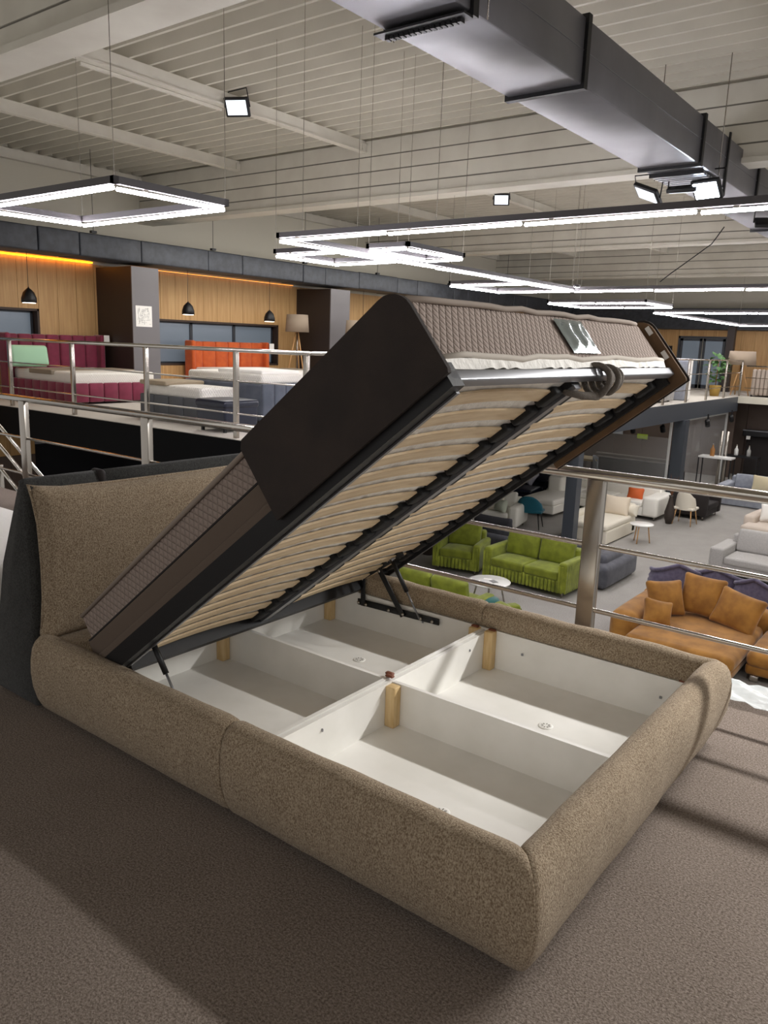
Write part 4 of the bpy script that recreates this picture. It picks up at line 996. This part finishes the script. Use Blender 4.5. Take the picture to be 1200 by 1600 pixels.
tag(MB().rbox(-.3, .3, -.08, .08, -.28, .28, .07, puff=(0, .04, 0)).build('pillow', mat('yellow_leaf', '#d3cf7a', .8)), 'yellow and white pillow peeping above the raised mattress edge', 'pillow').matrix_world = T((-7.3, 13.3, 1.05)) @ RZ(R_(40)) @ RX(R_(-18))
# lamps on the gallery
def pendant(y, z, label):
    t = thing('pendant_lamp', label, 'lamp', (-12.9, y, z), 0, 'black pendant lamps along the oak wall')
    MB().lathe([(.150, -.14), (.146, -.05), (.11, .06), (.05, .125), (.015, .15), (.012, .17)], 20).build('lamp_shade', BLACKM, t)
    MB().lathe([(.125, -.146), (.125, -.141)], 16).build('diffuser', mat('pendant_glow', '#ffffff', .5, emit=5, ecol='#fff2e0'), t)
    MB().tube([(0, 0, .16), (0, 0, 3.1-z)], .006, 5).build('cord', BLACKM, t)
pendant(7.16, 2.24, 'black dome pendant above the burgundy bed'); pendant(11.18, 2.2, 'black dome pendant nearest the grey pillar front')
pendant(13.91, 2.15, 'black dome pendant above the right end of the window'); pendant(17.9, 2.08, 'black dome pendant just above the raised mattress')
def floor_lamp(label, loc, sh=.42, h=1.95):
    t = thing('floor_lamp', label, 'lamp', loc)
    MB().lathe([(sh*.72, h), (sh*.8, h-.48)], 24).build('lamp_shade', SHADE, t)
    for k in range(3):
        a = 2*pi*k/3; MB().tube([(cos(a)*.03, sin(a)*.03, h-.45), (cos(a)*.36, sin(a)*.36, 0)], .018, 8).build('leg', LEGW, t)
    MB().tube([(0, 0, h-.5), (0, 0, .55)], .02, 8).build('pole', STEEL, t)
floor_lamp('wooden tripod floor lamp with beige shade beside the rear pillar', (-13.1, 15.2, ZM), h=2.1)
floor_lamp('second beige shaded lamp in front of the rear pillar', (-11.9, 16.4, ZM), h=2.0)
# far right gallery furniture
tb = gallery_bed('grey tufted bed on the far gallery beside the plant', -6.6, 20.3, 22.3, 2.0, LGREY, 1.35, 6)
mtb = thing('mattress', 'upright striped mattress leaning beside the grey tufted bed', 'mattress', (-5.0, 23.2, ZM)); MB().rbox(-.5, .5, -.14, .14, 0, 1.2, .05).build('body', BGREY, mtb); MB().rbox(-.5, .5, .15, .4, 0, 1.25, .05).build('second_layer', WHITEF, mtb)
pt = thing('potted_plant', 'green leafy potted plant on the far gallery', 'plant', (-4.75, 27.2, ZM))
MB().lathe([(.14, 0), (.2, .35), (.19, .37)], 16).build('pot', mat('pot_ochre', '#a5853f', .7), pt)
for i in range(60):
    a = random.uniform(0, 2*pi); q = random.uniform(.05, .35); z = random.uniform(.5, 1.35)
    M = T((cos(a)*q, sin(a)*q, z)) @ RZ(a) @ RY(random.uniform(-.9, .5))
    MB(M).add([(0, 0, 0), (.12, .09, .02), (.3, 0, -.03), (.12, -.09, .02), (.12, 0, .045)], [(0, 1, 4), (1, 2, 4), (2, 3, 4), (3, 0, 4)]).build('leaf', GREEN, pt)
MB().tube([(0, 0, .3), (.02, .01, 1.2)], .015, 6).build('stem', DRYBR, pt)
floor_lamp('tripod lamp with square beige shade on the far gallery', (-4.4, 28.9, ZM), sh=.6, h=1.55)
rb_ = thing('ribbed_headboard', 'beige vertically ribbed bed end at the right edge', 'bed', (-3.9, 28.45, ZM))
for i in range(14): MB().rbox(i*.14+.003, i*.14+.137, 0, .14, .05, .95, .05, puff=(0, .02, 0), n=2, m=2).build('channel_pad', mat('beige_rib', '#a3968a', .85), rb_)
MB().rbox(0, 1.96, .14, 2.0, .05, .45, .03).build('base', MATS['beige_rib'], rb_)
MB().box(0.02, .08, .02, .1, 0, .06).box(1.86, 1.92, .02, .1, 0, .06).build('leg', BLACKM, rb_)
tag(MB().box(-8.9, -8.2, YF-.12, YF-.06, 1.35, 1.85).build('wall_screen', BLACKM), 'small black screen on the far oak wall', 'screen')
tag(MB().box(-5.55, -5.28, 31, 31.25, ZM, 2.6).build('dark_post', PBROWN), 'dark post dividing the far oak wall', 'column')

# ---- things by our own gallery edge
wbed = thing('guest_bed', 'white mattress bed behind the grey headboard at left edge', 'bed', (-2.9, .05, 0))
MB().rbox(0, 2.2, 0, .9, .03, .25, .03).build('base', LGREY, wbed); MB().rbox(.03, 2.17, .02, .88, .24, .44, .05, puff=(0, 0, .01)).build('mattress', WHITEF, wbed)
# clear plastic sheet on the floor edge
sh = MB(); vs = []; fs = []; a_, b_ = 26, 14
for i in range(a_+1):
    for j in range(b_+1):
        s_, t_ = i/a_, j/b_
        vs.append((2.02+1.1*s_, 2.06+.26*t_, .006+.022*abs(sin(s_*17+t_*5+sin(s_*9)*2))*(1-.3*t_)+.012*abs(sin(s_*41+t_*13))))
for i in range(a_):
    for j in range(b_): a = i*(b_+1)+j; fs.append((a, a+1, a+b_+2, a+b_+1))
tag(sh.add(vs, fs, True).build('plastic_sheet', PLAST), 'crumpled clear plastic sheet on the floor beyond the bed foot', 'plastic sheet')
